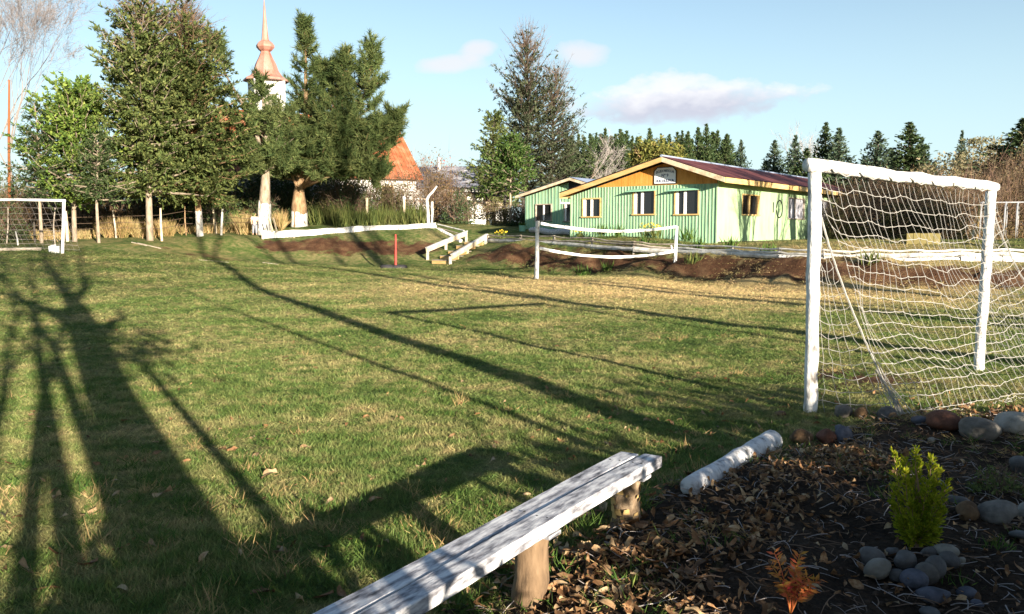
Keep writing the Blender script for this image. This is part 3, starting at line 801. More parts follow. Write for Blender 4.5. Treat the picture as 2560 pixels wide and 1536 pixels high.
def letters(txt, size, u, z, h, off, parent, m_, arc=None, width=None):
    cu = bpy.data.curves.new('lettering', 'FONT'); cu.body = txt; cu.size = size; cu.align_x = 'CENTER'; cu.align_y = 'CENTER'; cu.extrude = .003; cu.resolution_u = 3; cu.offset = .004
    tmp = bpy.data.objects.new('lettering', cu); COL.objects.link(tmp); bpy.context.view_layer.update()
    me = bpy.data.meshes.new_from_object(tmp.evaluated_get(bpy.context.evaluated_depsgraph_get()))
    bpy.data.objects.remove(tmp); n = len(me.vertices); V = np.empty(n * 3); me.vertices.foreach_get('co', V); V = V.reshape(-1, 3)
    if width: V[:, 0] *= width / (V[:, 0].max() - V[:, 0].min())
    if arc: V[:, 1] += arc * (1 - (V[:, 0] / (abs(V[:, 0]).max())) ** 2)
    Wp = h.P(0, 0, 0) + np.outer(u - V[:, 0], Fd) + np.outer(off - V[:, 2], Sd) + np.outer(z + V[:, 1], Zd) - ORIG[parent.name]
    me.vertices.foreach_set('co', Wp.ravel().astype(np.float32)); me.update(); me.materials.clear(); me.materials.append(m_)
    return part('lettering', me, None, parent)


um = (su0 + su1) / 2
letters('ESCUELA PARTICULAR', .14, um, sz0 + hh_ * .69, H1, -.0575, sg, M['signblue'], arc=.07, width=wd * .86)
letters('Nº 9', .17, um, sz0 + hh_ * .50, H1, -.0575, sg, M['signblue'])
letters('HUECHULEPUN', .16, um, sz0 + hh_ * .15, H1, -.0575, sg, M['signblue'], width=wd * .88)

# ------------------------------------------------------------------ the smaller green house behind it
h2C = at(1313, 577, 47.0); h2o = h2C - Fd * 0; H2 = House(h2C)
uR2, _ = H2.front(1500, 560)
H2 = House(h2C + Fd * uR2)                            # origin moved to the right end so that u runs leftwards from 0
L2 = H2.front(1313, 577)[0]
u2r, z2r = H2.front(1425, 443, -.45); u2l, z2l = H2.front(1289, 489, -.45); u2R, z2R = H2.front(1498, 466, -.45)
z20 = gz(*H2.P(L2, 0, 0)[:2]) - .4
root = thing('green_house', 'small teal green board house with a blue grey roof, behind the orange gabled one', 'house', (H2.C[0], H2.C[1], z20))
top2 = lambda u: float(np.interp(u, [u2R, u2r, u2l], [z2R, z2r, z2l])) - .16
w2 = []
for (xa, ya, xb, yb) in ((1341, 513, 1378, 551), (1413, 511, 1432, 553)):
    ua, za = H2.front(xa, ya); ub, zb = H2.front(xb, yb); w2.append((min(ua, ub), max(ua, ub), min(za, zb), max(za, zb)))
board_wall(H2, root, L2, z20, top2, [(a - .055, b + .055, c - .055, d + .055) for a, b, c, d in w2], .21, M['green'], M['batten'])
for i, (a, b, c, d) in enumerate(w2):
    window(H2, root, a, b, c, d, M['greywood'], [((a + b) / 2 - .035, (a + b) / 2 + .035)] if i == 0 else [(b - .08, b - .003)])
g = G(); va, vz = H2.front(1423, 472); vb, vz2 = H2.front(1452, 452); H2.slab(g, min(va, vb), max(va, vb), -.05, -.036, min(vz, vz2), max(vz, vz2)); part('gable_vent', g, M['rubber'], root)
for (ua, za, ub, zb) in ((u2r, z2r, u2R, z2R), (u2r, z2r, u2l, z2l)):
    g = G(); corrugated(H2, g, ua, za, ub, zb, -.5, 9.5, pitch=.2); part('roof', g, M['bluegrey'], root)
    g = G(); g.hexa([H2.P(ua, -.5, za - .17), H2.P(ub, -.5, zb - .17), H2.P(ub, -.46, zb - .17), H2.P(ua, -.46, za - .17), H2.P(ua, -.5, za - .03), H2.P(ub, -.5, zb - .03), H2.P(ub, -.46, zb - .03), H2.P(ua, -.46, za - .03)]); part('barge_board', g, M['paleplank'], root)
    g = G(); g.hexa([H2.P(ua, -.455, za - .09), H2.P(ub, -.455, zb - .09), H2.P(ub, 9.4, zb - .09), H2.P(ua, 9.4, za - .09), H2.P(ua, -.455, za - .05), H2.P(ub, -.455, zb - .05), H2.P(ub, 9.4, zb - .05), H2.P(ua, 9.4, za - .05)]); part('soffit', g, M['orange'], root)
g = G(); H2.slab(g, L2 - .02, L2 + .03, .03, 9, z20, top2(L2) - .03); part('left_wall', g, M['dgreen'], root)
g = G(); H2.slab(g, -.03, .02, .03, 9, z20, top2(0) - .03); part('right_wall', g, M['dgreen'], root)
# white gutter pipe under the near eave
g = G(); p0 = H1.P(L1 + .45, -.2, zLe - .42); g.tube([H1.P(L1 + .42, -.3, zLe - .26), H1.P(L1 + .42, -.3, zLe - .46), H1.P(L1 + .06, -.1, zLe - .47)], .045, 8)
pg = part('gutter_pipe', g, M['white'], bpy.data.objects['green_house'])

# flower bed log and planter in front of the small house
g = G(); A = at(1327, 567, 45); B = at(1428, 588, 41); A[2] = gz(A[0], A[1]) + .12; B[2] = gz(B[0], B[1]) + .12
pts = [A + (B - A) * t + np.array([0, 0, .04 * math.sin(9 * t)]) for t in np.linspace(0, 1, 9)]
g.tube(pts, [.13, .15, .14, .16, .15, .15, .16, .14, .13], 9, jit=.12)
solo('border_log', g, M['logwhite'], 'whitewashed log edging the flower bed of the small green house', 'log')
g = G(); p = gp(1306, 46); g.lathe((p[0], p[1], p[2]), [(.16, 0), (.20, .32), (.18, .32), (.17, .26)], 10)
o = thing('flower_pot', 'green planter at the corner of the small green house', 'planter', p); part('pot', g, M['dgreen'], o)
g = G(); n = 60; g.leaves(np.tile(p + [0, 0, .3], (n, 1)) + R.normal(size=(n, 3)) * (.08, .08, .02), R.normal(size=(n, 3)) + (0, 0, 1.2), .22, .06); part('plant', g, M['weed'], o)

# ------------------------------------------------------------------ church with the onion spire
CY = 62.0
k_ = CY / F_PX
cxp = at(668, 300, CY); tx = cxp[0]


def czy(py): return at(668, py, CY)[2]


gzc = gz(tx, CY)
root = thing('church', 'white church with a rusty orange roof and a pink onion spire behind the pines', 'church', (tx, CY, gzc - .5))
ang = math.radians(28)
tw = .97
axx = (np.array([math.cos(ang), math.sin(ang), 0]), np.array([-math.sin(ang), math.cos(ang), 0]), Zd)
g = G(); zt0, zt1 = czy(345), czy(204); g.box((tx, CY, (zt0 + zt1) / 2), (2 * tw, 2 * tw, zt1 - zt0), axx); twr = part('tower', g, M['plaster'], root)
for s_, ax_ in ((-1, 1), (1, 0), (-1, 0)):
    n_ = axx[ax_] * s_; t_ = axx[1 - ax_]; c_ = np.array([tx, CY, (zt0 + zt1) / 2 + .25]) + n_ * (tw + .015)
    g = G(); g.box(c_, (.75, .05, 1.5) if True else 0, (t_, n_, Zd)); lv = part('louvre', g, M['greywood'], twr)
for zz_ in (zt1 - .35, zt0 + .9):
    g = G(); g.box((tx, CY, zz_), (2 * tw + .16, 2 * tw + .16, .14), axx); part('cornice', g, M['plaster'], twr)
for s0 in (-1, 1):
    for s1 in (-1, 1):
        g = G(); g.box(np.array([tx, CY, (zt0 + zt1) / 2]) + axx[0] * s0 * tw + axx[1] * s1 * tw, (.22, .22, zt1 - zt0 - .06), axx); part('corner_board', g, M['oldwhite'], twr)
g = G(); g.lathe((tx, CY, 0), [(tw * 1.414 + .26, zt1 - .02), (tw * 1.414 + .22, zt1 + .12), (tw * 1.2, czy(192)), (tw * .92, czy(178)), (.72, czy(160)), (.50, czy(145)), (.36, czy(133)), (.33, czy(130)), (.48, czy(126)), (.64, czy(119)), (.64, czy(114)), (.50, czy(107)), (.30, czy(102)), (.25, czy(98)), (.13, czy(50)), (.035, czy(4)), (.02, czy(-4))], 8, ang + math.pi / 8)
part('spire', g, M['spire'], root)
g = G(); g.lathe((tx, CY, 0), [(tw * 1.414 + 1.0, czy(352)), (tw * 1.414 + .05, czy(304)), (tw * 1.414 + .05, czy(300))], 4, ang + math.pi / 4); part('skirt_roof', g, M['rustroof'], root)
# nave: ridge runs to the right and slightly away
na = unit((.86, .50, 0)); nb = np.array([na[1], -na[0], 0])                       # nb points to the viewer
RR = at(978, 303, 63.5); zri = RR[2]; run, rise = 4.6, zri - at(1046, 437, 60)[2]
zea = zri - rise; Ln = 13.0; B0 = np.array([RR[0], RR[1], 0])


def NP(a, b, z): return B0 + na * a + nb * b + Zd * z


for sgn in (1, -1):                                  # roof as standing sheets with seams
    n_sh = 15
    for i in range(n_sh):
        a0 = -Ln + (Ln + .3) * i / n_sh; a1 = -Ln + (Ln + .3) * (i + 1) / n_sh - .012; dz = R.random() * .03
        P = [NP(a0, sgn * (run + .5), zea - .42), NP(a1, sgn * (run + .5), zea - .42), NP(a1, 0, zri), NP(a0, 0, zri)]
        g = G(); g.hexa([p + Zd * dz for p in P] + [p + Zd * (dz + .03) for p in P])
        for t in (0.0, .33, .66):
            q0 = P[0] + (P[1] - P[0]) * t; q1 = P[3] + (P[2] - P[3]) * t; g.beam(q0 + Zd * (dz + .04), q1 + Zd * (dz + .04), .05, .05)
        part('roof_sheet', g, M['rustroof'], root)
g = G(); zb_ = gzc - 1
g.hexa([NP(-Ln + .4, -run, zb_), NP(-.1, -run, zb_), NP(-.1, run, zb_), NP(-Ln + .4, run, zb_), NP(-Ln + .4, -run, zea - .07), NP(-.1, -run, zea - .07), NP(-.1, run, zea - .07), NP(-Ln + .4, run, zea - .07)])
for a in (-.1, -Ln + .4):
    g.add([NP(a, -run, zea - .069), NP(a, run, zea - .069), NP(a, 0, zri - .06)], None, [(0, 1, 2)])
part('nave_wall', g, M['plaster'], root)
for a in (-11, -8, -5, -2.2):
    g = G(); c = NP(a, run + .02, zea - 1.6); g.box(c, (.8, .06, 1.5), (na, nb, Zd)); wf = part('window', g, M['timber'], root)
    g = G(); g.box(c + nb * .034, (.66, .02, 1.36), (na, nb, Zd)); part('pane', g, M['glass'], wf)

# ------------------------------------------------------------------ grey roofed building behind the rail fence
ga = unit((.96, -.10, 0)); gb = np.array([ga[1], -ga[0], 0])
Q0 = at(1040, 412, 72); Q1 = at(1212, 424, 71); zq = (Q0[2] + Q1[2]) / 2; ze_ = at(1180, 470, 68)[2]
root = thing('grey_roofed_building', 'low white building with a patchy blue grey roof beyond the rail fence', 'building', (Q0[0], Q0[1], gz(Q0[0], Q0[1]) - .5))
Lg = np.linalg.norm(Q1[:2] - Q0[:2]) + 2.2
for sgn in (1, -1):
    for i in range(8):
        a0 = -1 + (Lg + 1) * i / 8; a1 = -1 + (Lg + 1) * (i + 1) / 8 - .015
        P = [np.array([Q0[0], Q0[1], 0]) + ga * a + gb * b * sgn + Zd * z for a, b, z in ((a0, 4.0, ze_), (a1, 4.0, ze_), (a1, 0, zq), (a0, 0, zq))]
        g = G(); dz = R.random() * .02; g.hexa([p + Zd * dz for p in P] + [p + Zd * (.05 + dz) for p in P]); part('roof_sheet', g, M['greyroof'], root)
g = G(); zz = gz(Q0[0], Q0[1]) - .6
P = [np.array([Q0[0], Q0[1], 0]) + ga * a + gb * b for a, b in ((-.6, 3.5), (Lg - .4, 3.5), (Lg - .4, -3.5), (-.6, -3.5))]
g.hexa([p + Zd * zz for p in P] + [p + Zd * (ze_ + .1) for p in P])
for a in (Lg - .4, -.6):
    g.add([np.array([Q0[0], Q0[1], 0]) + ga * a + gb * b + Zd * z for b, z in ((3.5, ze_ + .1), (-3.5, ze_ + .1), (0, zq - .04))], None, [(0, 1, 2)])
part('wall', g, M['plaster'], root)
for a in (4.4, 6.6):
    g = G(); c = np.array([Q0[0], Q0[1], 0]) + ga * a + gb * 3.53 + Zd * (ze_ - 1.1); g.box(c, (.9, .05, 1.0), (ga, gb, Zd)); wf = part('window', g, M['greywood'], root)
    g = G(); g.box(c + gb * .03, (.74, .02, .84), (ga, gb, Zd)); part('pane', g, M['glass'], wf)
g = G(); p = at(1097, 395, 71); g.tube([p - [0, 0, 1.6], p + [0, 0, .05]], .16, 8); part('chimney', g, M['steel'], root)

# ------------------------------------------------------------------ fences
# (1) white board fence on top of the left bank
fr = thing('board_fence', 'low fence of whitewashed boards with a thin top rail on the grassy bank', 'fence', gp(870, 44.3))
BP = [(657, 592, 579, 43.0), (735, 589, 577, 43.5), (815, 584, 573, 43.9), (893, 579, 567, 44.6), (970, 575, 565, 45.2), (1030, 573, 563, 45.6), (1090, 569, 562, 46.0)]
for i in range(6):
    a, b = BP[i], BP[i + 1]; j = (R.random() - .5) * .06
    A, B = at(a[0], a[1] - 4, a[3]), at(b[0], b[1] - 4, b[3]); A[2] += j; B[2] += j * .4
    g = G(); g.beam(A + (B - A) * .004, B - (B - A) * .004, .04, .27 + R.random() * .05); part('board', g, M['whitewash'], fr)
    A, B = at(a[0], a[2], a[3]), at(b[0], b[2], b[3])
    g = G(); md = (A + B) / 2 + np.array([0, 0, -.03 - R.random() * .03]); g.tube([A, (A + md) / 2, md, (B + md) / 2, B], .045, 6, jit=.2); part('rail', g, M['oldwhite'], fr)
for px, pb, pt_, Y in BP:
    g = G(); A = at(px, pt_ + 2, Y + .06); g.beam((A[0], A[1], gz(A[0], A[1]) - .1), A, .10, .10, up=(0, 1, 0)); part('post', g, M['greywood'], fr)
g = G(); A = at(683, 545, 43.2); B = at(692, 580, 43.0); g.beam(A, B, .03, .10); part('brace', g, M['paleplank'], fr)
g = G(); A = at(672, 545, 43.2); B = at(682, 580, 43.0); g.beam(A, B, .03, .10); part('brace', g, M['paleplank'], fr)
# (2) its return running down to the steps: a white log and a thin rail
fr = thing('log_fence', 'short white log and thin rail running from the board fence down to the steps', 'fence', gp(1125, 45))
A = at(1091, 574, 45.9); B = at(1152, 602, 43.9); g = G(); pts = [A + (B - A) * t + R.normal(size=3) * .02 for t in np.linspace(0, 1, 6)]; g.tube(pts, .10, 7, jit=.25); part('log', g, M['whitewash'], fr)
A = at(1094, 561, 46); B = at(1160, 577, 44.2); g = G(); g.tube([A, (A + B) / 2, B], .035, 6); part('rail', g, M['oldwhite'], fr)
A = at(1094, 569, 46); B = at(1160, 588, 44.2); g = G(); g.tube([A, (A + B) / 2, B], .025, 6); part('rail', g, M['greywood'], fr)
# (3) log fence along the edge of the house terrace
fr = thing('log_fence', 'long low fence of white logs and thin grey rails on the bank before the house', 'fence', gp(1700, 32))
LG = [(1220, 602, 596, 588, 43.4), (1302, 604, 598, 590, 40.2), (1385, 609, 601, 591, 38.0), (1480, 617, 603, 596, 35.6), (1585, 624, 611, 605, 33.3), (1690, 630, 620, 611, 32.0), (1830, 635, 625, 617, 29.6),
      (1950, 642, 631, 622, 27.5), (2060, 649, 637, 625, 26.3), (2180, 650, 637, 626, 25.6), (2300, 652, 637, 626, 25.0), (2400, 650, 633, 625, 24.7), (2505, 649, 634, 624, 24.4), (2640, 651, 636, 625, 24.1), (2800, 653, 638, 626, 24.0)]
for i in range(len(LG) - 1):
    a, b = LG[i], LG[i + 1]
    A, B = at(a[0], a[1], a[4]), at(b[0], b[1], b[4]); rr = .085 + R.random() * .02
    g = G(); pts = [A + (B - A) * t + np.array([0, 0, (R.random() - .5) * .03]) for t in np.linspace(.008, .992, 6)]; g.tube(pts, np.linspace(rr * 1.08, rr * .9, 6), 8, jit=.15)
    part('log', g, M['oldwhite'] if i not in (7, 9, 10, 11, 12) else M['whitewash'], fr)
    for lv, r_ in ((2, .045 if i < 8 else .062), (3, .033)):
        A, B = at(a[0], a[lv], a[4]), at(b[0], b[lv], b[4]); g = G(); pts = [A + (B - A) * t + np.array([0, 0, (R.random() - .5) * .05 - .04 * math.sin(math.pi * t)]) for t in np.linspace(0.004, .996, 6)]; pts[0] = A; pts[-1] = B
        g.tube(pts, r_, 6, jit=.2); part('rail', g, M['oldwhite'] if i > 4 else M['greywood'], fr)
for a in LG:
    A = at(a[0], a[3] - 2, a[4] + .07); g = G(); g.tube([(A[0], A[1], gz(A[0], A[1]) - .15), A], .055, 6, jit=.2); part('post', g, M['greywood'], fr)
# (4) wire fence with thin stakes at the far left edge of the field
fr = thing('wire_fence', 'old wire fence on uneven thin stakes in front of the dry grass', 'fence', gp(400, 41))
STK = [(16, 605, 520, 38.5, .03, 'greywood', 4), (45, 616, 579, 37.4, .035, 'oldwhite', -6), (88, 602, 555, 39.0, .05, 'darkwood', -3), (169, 602, 528, 39.2, .075, 'paleplank', -5), (291, 597, 527, 41.0, .045, 'greywood', -9), (405, 603, 521, 40.4, .055, 'paleplank', -4), (466, 592, 512, 42.4, .03, 'barkbrown', -4), (540, 583, 520, 44.0, .07, 'paleplank', -7), (553, 593, 508, 42.2, .055, 'oldwhite', 4)]
tops = []
for px, pb, pt_, Y, r_, m_, lean in STK:
    A = at(px, pb, Y); A[2] = gz(A[0], A[1]) - .1; B = at(px + lean, pt_, Y); g = G(); md = (A + B) / 2 + np.array([(R.random() - .5) * .08, 0, 0]); g.tube([A, md, B], [r_, r_ * 1.02, r_ * .75], 7, jit=.2); part('stake', g, M[m_], fr); tops.append((A, B))
for t in (.42, .6, .8):
    g = G(); pts = [a + (b - a) * t for a, b in tops] + [at(640, 540 + 40 * (.8 - t), 44.6)]
    g.tube(pts, .011, 4); part('wire', g, M['wire'], fr)
# (5) two concrete-like posts in the thicket before the church, forked gate posts
for px, pb, pt_, lab in ((918, 562, 500, 'short pale fence post left of the white capped one in the thicket'), (1011, 560, 497, 'short fence post with a white cap in the thicket before the church')):
    A = at(px, pb, 49); A[2] = gz(A[0], A[1]) - .05; B = at(px - 1, pt_, 49); o = thing('fence_post', lab, 'post', A, 'posts in the thicket'); g = G(); g.tube([A, B], .075, 7, jit=.1); part('post_shaft', g, M['paleplank'], o)
    g = G(); g.lathe(B, [(.085, -.03), (.09, .06), (.05, .12)], 8); part('cap', g, M['white'] if px > 950 else M['paleplank'], o)
root = thing('gate_post', 'forked tree-trunk gate post painted white, behind the board fence corner', 'post', gp(1070, 48.5))
A = at(1071, 559, 48.5); A[2] = gz(A[0], A[1]); g = G(); g.tube([A - Zd * .1, at(1070, 530, 48.5), at(1067, 500, 48.5), at(1072, 490, 48.5), at(1082, 480, 48.4), at(1092, 466, 48.3)], [.085, .08, .075, .07, .06, .05], 7, jit=.15); part('trunk', g, M['whitewash'], root)
g = G(); g.tube([at(1067, 500, 48.5), at(1060, 498, 48.4), at(1046, 494, 48.2)], [.05, .04, .02], 6); part('limb', g, M['barkgrey'], root)
root = thing('gate_post', 'straight thin white gate post right beside the forked one', 'post', gp(1081, 48.7))
A = at(1079, 558, 48.7); A[2] = gz(A[0], A[1]); g = G(); g.tube([A - Zd * .1, at(1081, 530, 48.7), at(1080, 505, 48.7)], .065, 7, jit=.2); part('trunk', g, M['whitewash'], root)
# (6) dark rail fence towards the small green house
fr = thing('rail_fence', 'rail fence with dark posts in front of the white grey roofed building', 'fence', gp(1180, 54))
for (xa, ya, xb, yb, r_, m_) in ((1088, 475, 1170, 481, .05, 'greywood'), (1170, 481, 1268, 492, .075, 'darkwood'), (1090, 501, 1180, 505, .07, 'greywood'), (1180, 505, 1258, 512, .10, 'paleplank'), (1258, 509, 1312, 517, .10, 'darkwood')):
    g = G(); g.tube([at(xa, ya, 54), at((xa + xb) / 2, (ya + yb) / 2 + .6, 54), at(xb, yb, 54)], r_, 6, jit=.15); part('rail', g, M[m_], fr)
for px, pt_, m_ in ((1090, 474, 'greywood'), (1186, 470, 'greywood'), (1217, 478, 'darkwood'), (1262, 488, 'darkwood'), (1308, 500, 'darkwood')):
    A = at(px, pt_, 54.1); g = G(); g.tube([(A[0], A[1], gz(A[0], A[1]) - .1), A], .07 if px < 1250 else .11, 6, jit=.1); part('post', g, M[m_], fr)
# white planks lying by the gate
for i, (xa, xb, py, m_, lab) in enumerate(((1171, 1187, 562, 'white', 'left white box trough on the grass under the dark bushes'), (1188, 1215, 564, 'white', 'long white trough lying right of the other one under the dark bushes'), (1223, 1229, 565, 'white', 'small white block at the right end of the white troughs'))):
    A, B = at(xa, py, 51), at(xb, py + 2, 51); A[2] = gz(A[0], A[1]) + .12; B[2] = gz(B[0], B[1]) + .12
    g = G(); g.beam(A, B, .25, .28); solo('trough', g, M[m_], lab, 'trough', 'white troughs by the bushes')

# ------------------------------------------------------------------ wooden steps up the bank
stp = thing('wooden_steps', 'earth steps between two slanting white topped timber handrails', 'steps', gp(1120, 41))


def rail(pts, posts):
    A, B = at(*pts[0]), at(*pts[1]); g = G(); g.beam(A, B, .13, .05); r_ = part('handrail', g, M['oldwhite'], stp)
    g = G(); g.beam(A - Zd * .13, B - Zd * .13, .045, .19); part('side_plank', g, M['paleplank'], r_)
    for (px, py, Y) in posts:
        T = at(px, py, Y); g = G(); b = gz(T[0], T[1]); g.beam((T[0], T[1], min(b, T[2] - .3) - .1), T - Zd * .03, .13, .11, up=(0, 1, 0)); part('rail_post', g, M['greywood'], r_)


rail(((1066, 620, 40.9), (1167, 578, 44.1)), ((1069, 621, 41.0), (1115, 601, 42.5), (1166, 580, 44.1)))
rail(((1129, 637, 39.6), (1217, 586, 43.0)), ((1126, 640, 39.5), (1169, 614, 41.2), (1214, 588, 42.9)))
for i in range(5):
    t = i / 4.0; Y = 40.3 + 3.0 * t; A = at(1075 + 84 * t, 0, Y); B = at(1122 + 84 * t, 0, Y - .7); z = gz(*((A + B) / 2)[:2]) + .10
    A[2] = B[2] = z; g = G(); g.beam(A, B, .05, .19); part('riser_plank', g, M['timber'], stp)
    dvec = unit(np.cross(Zd, B - A)) * .28; g = G(); g.beam(A + dvec * .55 + Zd * .08, B + dvec * .55 + Zd * .08, .40, .03); part('tread', g, M['greywood'], stp)

# ------------------------------------------------------------------ goal in the near right corner
E0 = onz(2028, 1028); E1 = onz(2446, 925); E0[2] = gz(*E0[:2]); E1[2] = gz(*E1[:2])
T0 = E0 + [0.02, 0.02, 0]; tmp = at(2037, 420, E0[1]); T0 = tmp.copy(); T1 = at(2478, 470, E1[1])
gl = thing('football_goal', 'rough white log goal with a sagging net at the right edge of the lawn', 'goal', E0)


def rough(A, B, r0, r1, n=14, wob=.012, k=10):
    pts = [A + (B - A) * t + R.normal(size=3) * wob * (0 < t < 1) for t in np.linspace(0, 1, n)]
    g = G(); g.tube(pts, np.linspace(r0, r1, n) * (1 + (R.random(n) - .5) * .12), k, jit=.06); return g


part('post', rough(E0 - Zd * .2, T0 - Zd * .04, .057, .057, wob=.005), M['whitewash'], gl, smooth=True)
part('post', rough(E1 - Zd * .2, T1 - Zd * .04, .055, .056, wob=.004), M['whitewash'], gl, smooth=True)
dc = unit(T1 - T0); part('crossbar', rough(T0 - dc * .10 + Zd * .018, T1 + dc * .10 + Zd * .01, .060, .052, 16, .008, 12), M['whitewash'], gl, smooth=True)
nrm = unit(np.array([(E1 - E0)[1], -(E1 - E0)[0], 0]))
Bn = onz(2252, 1047); Bn[2] = gz(*Bn[:2]) + .03
Bf = E1 + nrm * 1.15; Bf[2] = gz(*Bf[:2]) + .03
NU, NV = 32, 18
d0 = (Bn - E0) * (1, 1, 0); d1 = (Bf - E1) * (1, 1, 0)


def netp(u, v):
    top = T0 + (T1 - T0) * u + Zd * (-.05 - .03 * math.sin(math.pi * u * 5) ** 2)
    foot = E0 + (E1 - E0) * u; bz = (Bn[2] * (1 - u) + Bf[2] * u)
    off = d0 * (1 - u) + d1 * u; f = v ** 1.45
    p = np.array([top[0] * (1 - v) + foot[0] * v, top[1] * (1 - v) + foot[1] * v, 0]) + off * (f + .10 * math.sin(math.pi * v) * math.sin(math.pi * u))
    sag = .16 * math.sin(math.pi * u) * math.sin(math.pi * min(1, v * 1.1))
    p[2] = max(top[2] * (1 - v) + bz * v - sag, gz(p[0], p[1]) + .02)
    return p


JU = R.normal(size=(NU + 1, NV + 1)) * .006; JV = R.normal(size=(NU + 1, NV + 1)) * .007
_ii, _jj = np.meshgrid(np.arange(NU + 1), np.arange(NV + 1), indexing='ij'); NW = np.stack([(vnoise(_ii, _jj, s_, 60 + q_) - .5) * k_ for s_, q_, k_ in ((5.5, 1, .22), (4.5, 2, .13), (3.7, 3, .09))], -1) * np.sin(np.pi * np.clip(_jj / NV, 0, 1))[..., None] ** .5
NPt = np.array([[netp(min(1, max(0, i / NU)), j / NV) + nrm * (JU[i, j] + NW[i, j, 0]) + Zd * (JV[i, j] + NW[i, j, 1] * (0 < j < NV)) + dc * NW[i, j, 2] * (0 < j < NV) for j in range(NV + 1)] for i in range(NU + 1)])


def cord(P, g, r=.0042, wave=.010):
    P = np.asarray(P); out = []
    for a, b in zip(P[:-1], P[1:]):
        out += [a, a + (b - a) * .35 + R.normal(size=3) * wave * .5 + [0, 0, -wave], a + (b - a) * .7 + R.normal(size=3) * wave * .5 + [0, 0, -wave * .6]]
    out.append(P[-1]); g.tube(out, r, 4, cap=False)


g = G()
for j in range(1, NV + 1): cord(NPt[:, j], g, .0027, .0045)
for i in range(NU + 1): cord(NPt[i], g, .0019, .004)
kn = NPt[:, 1:].reshape(-1, 3)
for p in kn: g.lathe(p - [0, 0, .010], [(.002, 0), (.006, .009), (.002, .018)], 4)
part('net', g, M['cord'], gl)
for (TT, EE, off, u, lab) in ((T0, E0, d0, 0, 'near'), (T1, E1, d1, 1, 'far')):        # side nets between post and edge rope
    g = G(); m = 7; cols = [[], []]
    rowsP = []
    for j in range(0, NV + 1):
        v = j / NV; pe = netp(u, v); pp = TT * (1 - v) + EE * v; row = [pp + (pe - pp) * t + R.normal(size=3) * .012 + (0, 0, -.05 * math.sin(math.pi * t)) for t in np.linspace(0, 1, m)]
        rowsP.append(row)
        if j > 1 and j % 1 == 0 and np.linalg.norm(pe - pp) > .06: cord(row, g, .0024, .006)
    for c in range(1, m - 1): cord([r[c] for r in rowsP][1:], g, .0019, .005)
    part('side_net', g, M['cord'], gl)
    g = G(); cord([netp(u, v) for v in np.linspace(0, 1, 22)], g, .0085, .004); part('edge_rope', g, M['cord'], gl)
g = G()
for k in range(16):                                  # slack of the net bunched at the near rear corner
    a = netp(0, .80 + R.random() * .1) + R.normal(size=3) * .015; b = Bn + np.array([R.normal() * .05, R.normal() * .03, 0]); cord([a, (a + b) / 2 + R.normal(size=3) * .02, b], g, .003, .01)
for k in range(40):                                  # and lying on the ground along the back
    u = .05 + R.random() * .95; c = E0 + (E1 - E0) * u + (d0 * (1 - u) + d1 * u) * (1 + R.random() * .12); c[2] = gz(c[0], c[1]) + .02
    d_ = dc * (.10 + R.random() * .1) + R.normal(size=3) * (.04, .04, .01); q = [c, c + d_ * .5 + R.normal(size=3) * .02, c + d_]
    for w_ in q: w_[2] = gz(w_[0], w_[1]) + .012 + R.random() * .03
    cord(q, g, .0026, .012)
part('slack_net', g, M['cord'], gl)
g = G()
for k in range(7):
    a = T0 + (T1 - T0) * (.05 + .13 * k); b = T0 + (T1 - T0) * (.05 + .13 * (k + 1)); g.tube([a + Zd * .0 + nrm * .06, (a + b) / 2 - Zd * .055 + nrm * .06, b + nrm * .06], .006, 4)
part('lacing_cord', g, M['cord'], gl)

# ------------------------------------------------------------------ two-post frame with sagging bands in the middle of the far side
V0 = onz(1341, 698); V1 = onz(1686, 686)
vt = thing('two_post_frame', 'two white posts joined by two sagging white bands at the far touchline', 'net frame', V0)
TV0 = at(1344, 553, V0[1]); TV1 = at(1692, 566, V1[1])
part('post', rough(V0 - Zd * .15, TV0, .068, .060, 8, .008, 8), M['whitewash'], vt); part('post', rough(V1 - Zd * .15, TV1, .066, .052, 8, .006, 8), M['white'], vt)
for (pa, pb, pm, Y0, Y1) in (((1352, 559), (1690, 567), (1540, 578), V0[1], V1[1]), ((1350, 621), (1687, 628), (1535, 643), V0[1], V1[1])):
    A, B = at(*pa, Y0), at(*pb, Y1); ts = np.linspace(0, 1, 15); Mz = at(*pm, (Y0 + Y1) / 2)[2]; sag_ = (A[2] + B[2]) / 2 - Mz; g = G()
    pts = [A + (B - A) * t - Zd * (4 * sag_ * t * (1 - t)) + np.array([0, 0, (R.random() - .5) * .012]) for t in ts]
    for a, b in zip(pts[:-1], pts[1:]): pass
    g.tube(pts, [.05 + .012 * (R.random() - .5) for _ in ts], 6); part('band', g, M['white'], vt)
g = G(); p = at(1682, 622, V1[1] - .02); g.tube([p - Zd * .14, p + np.array([-.06, 0, .12])], .03, 5); part('band_end', g, M['white'], vt)

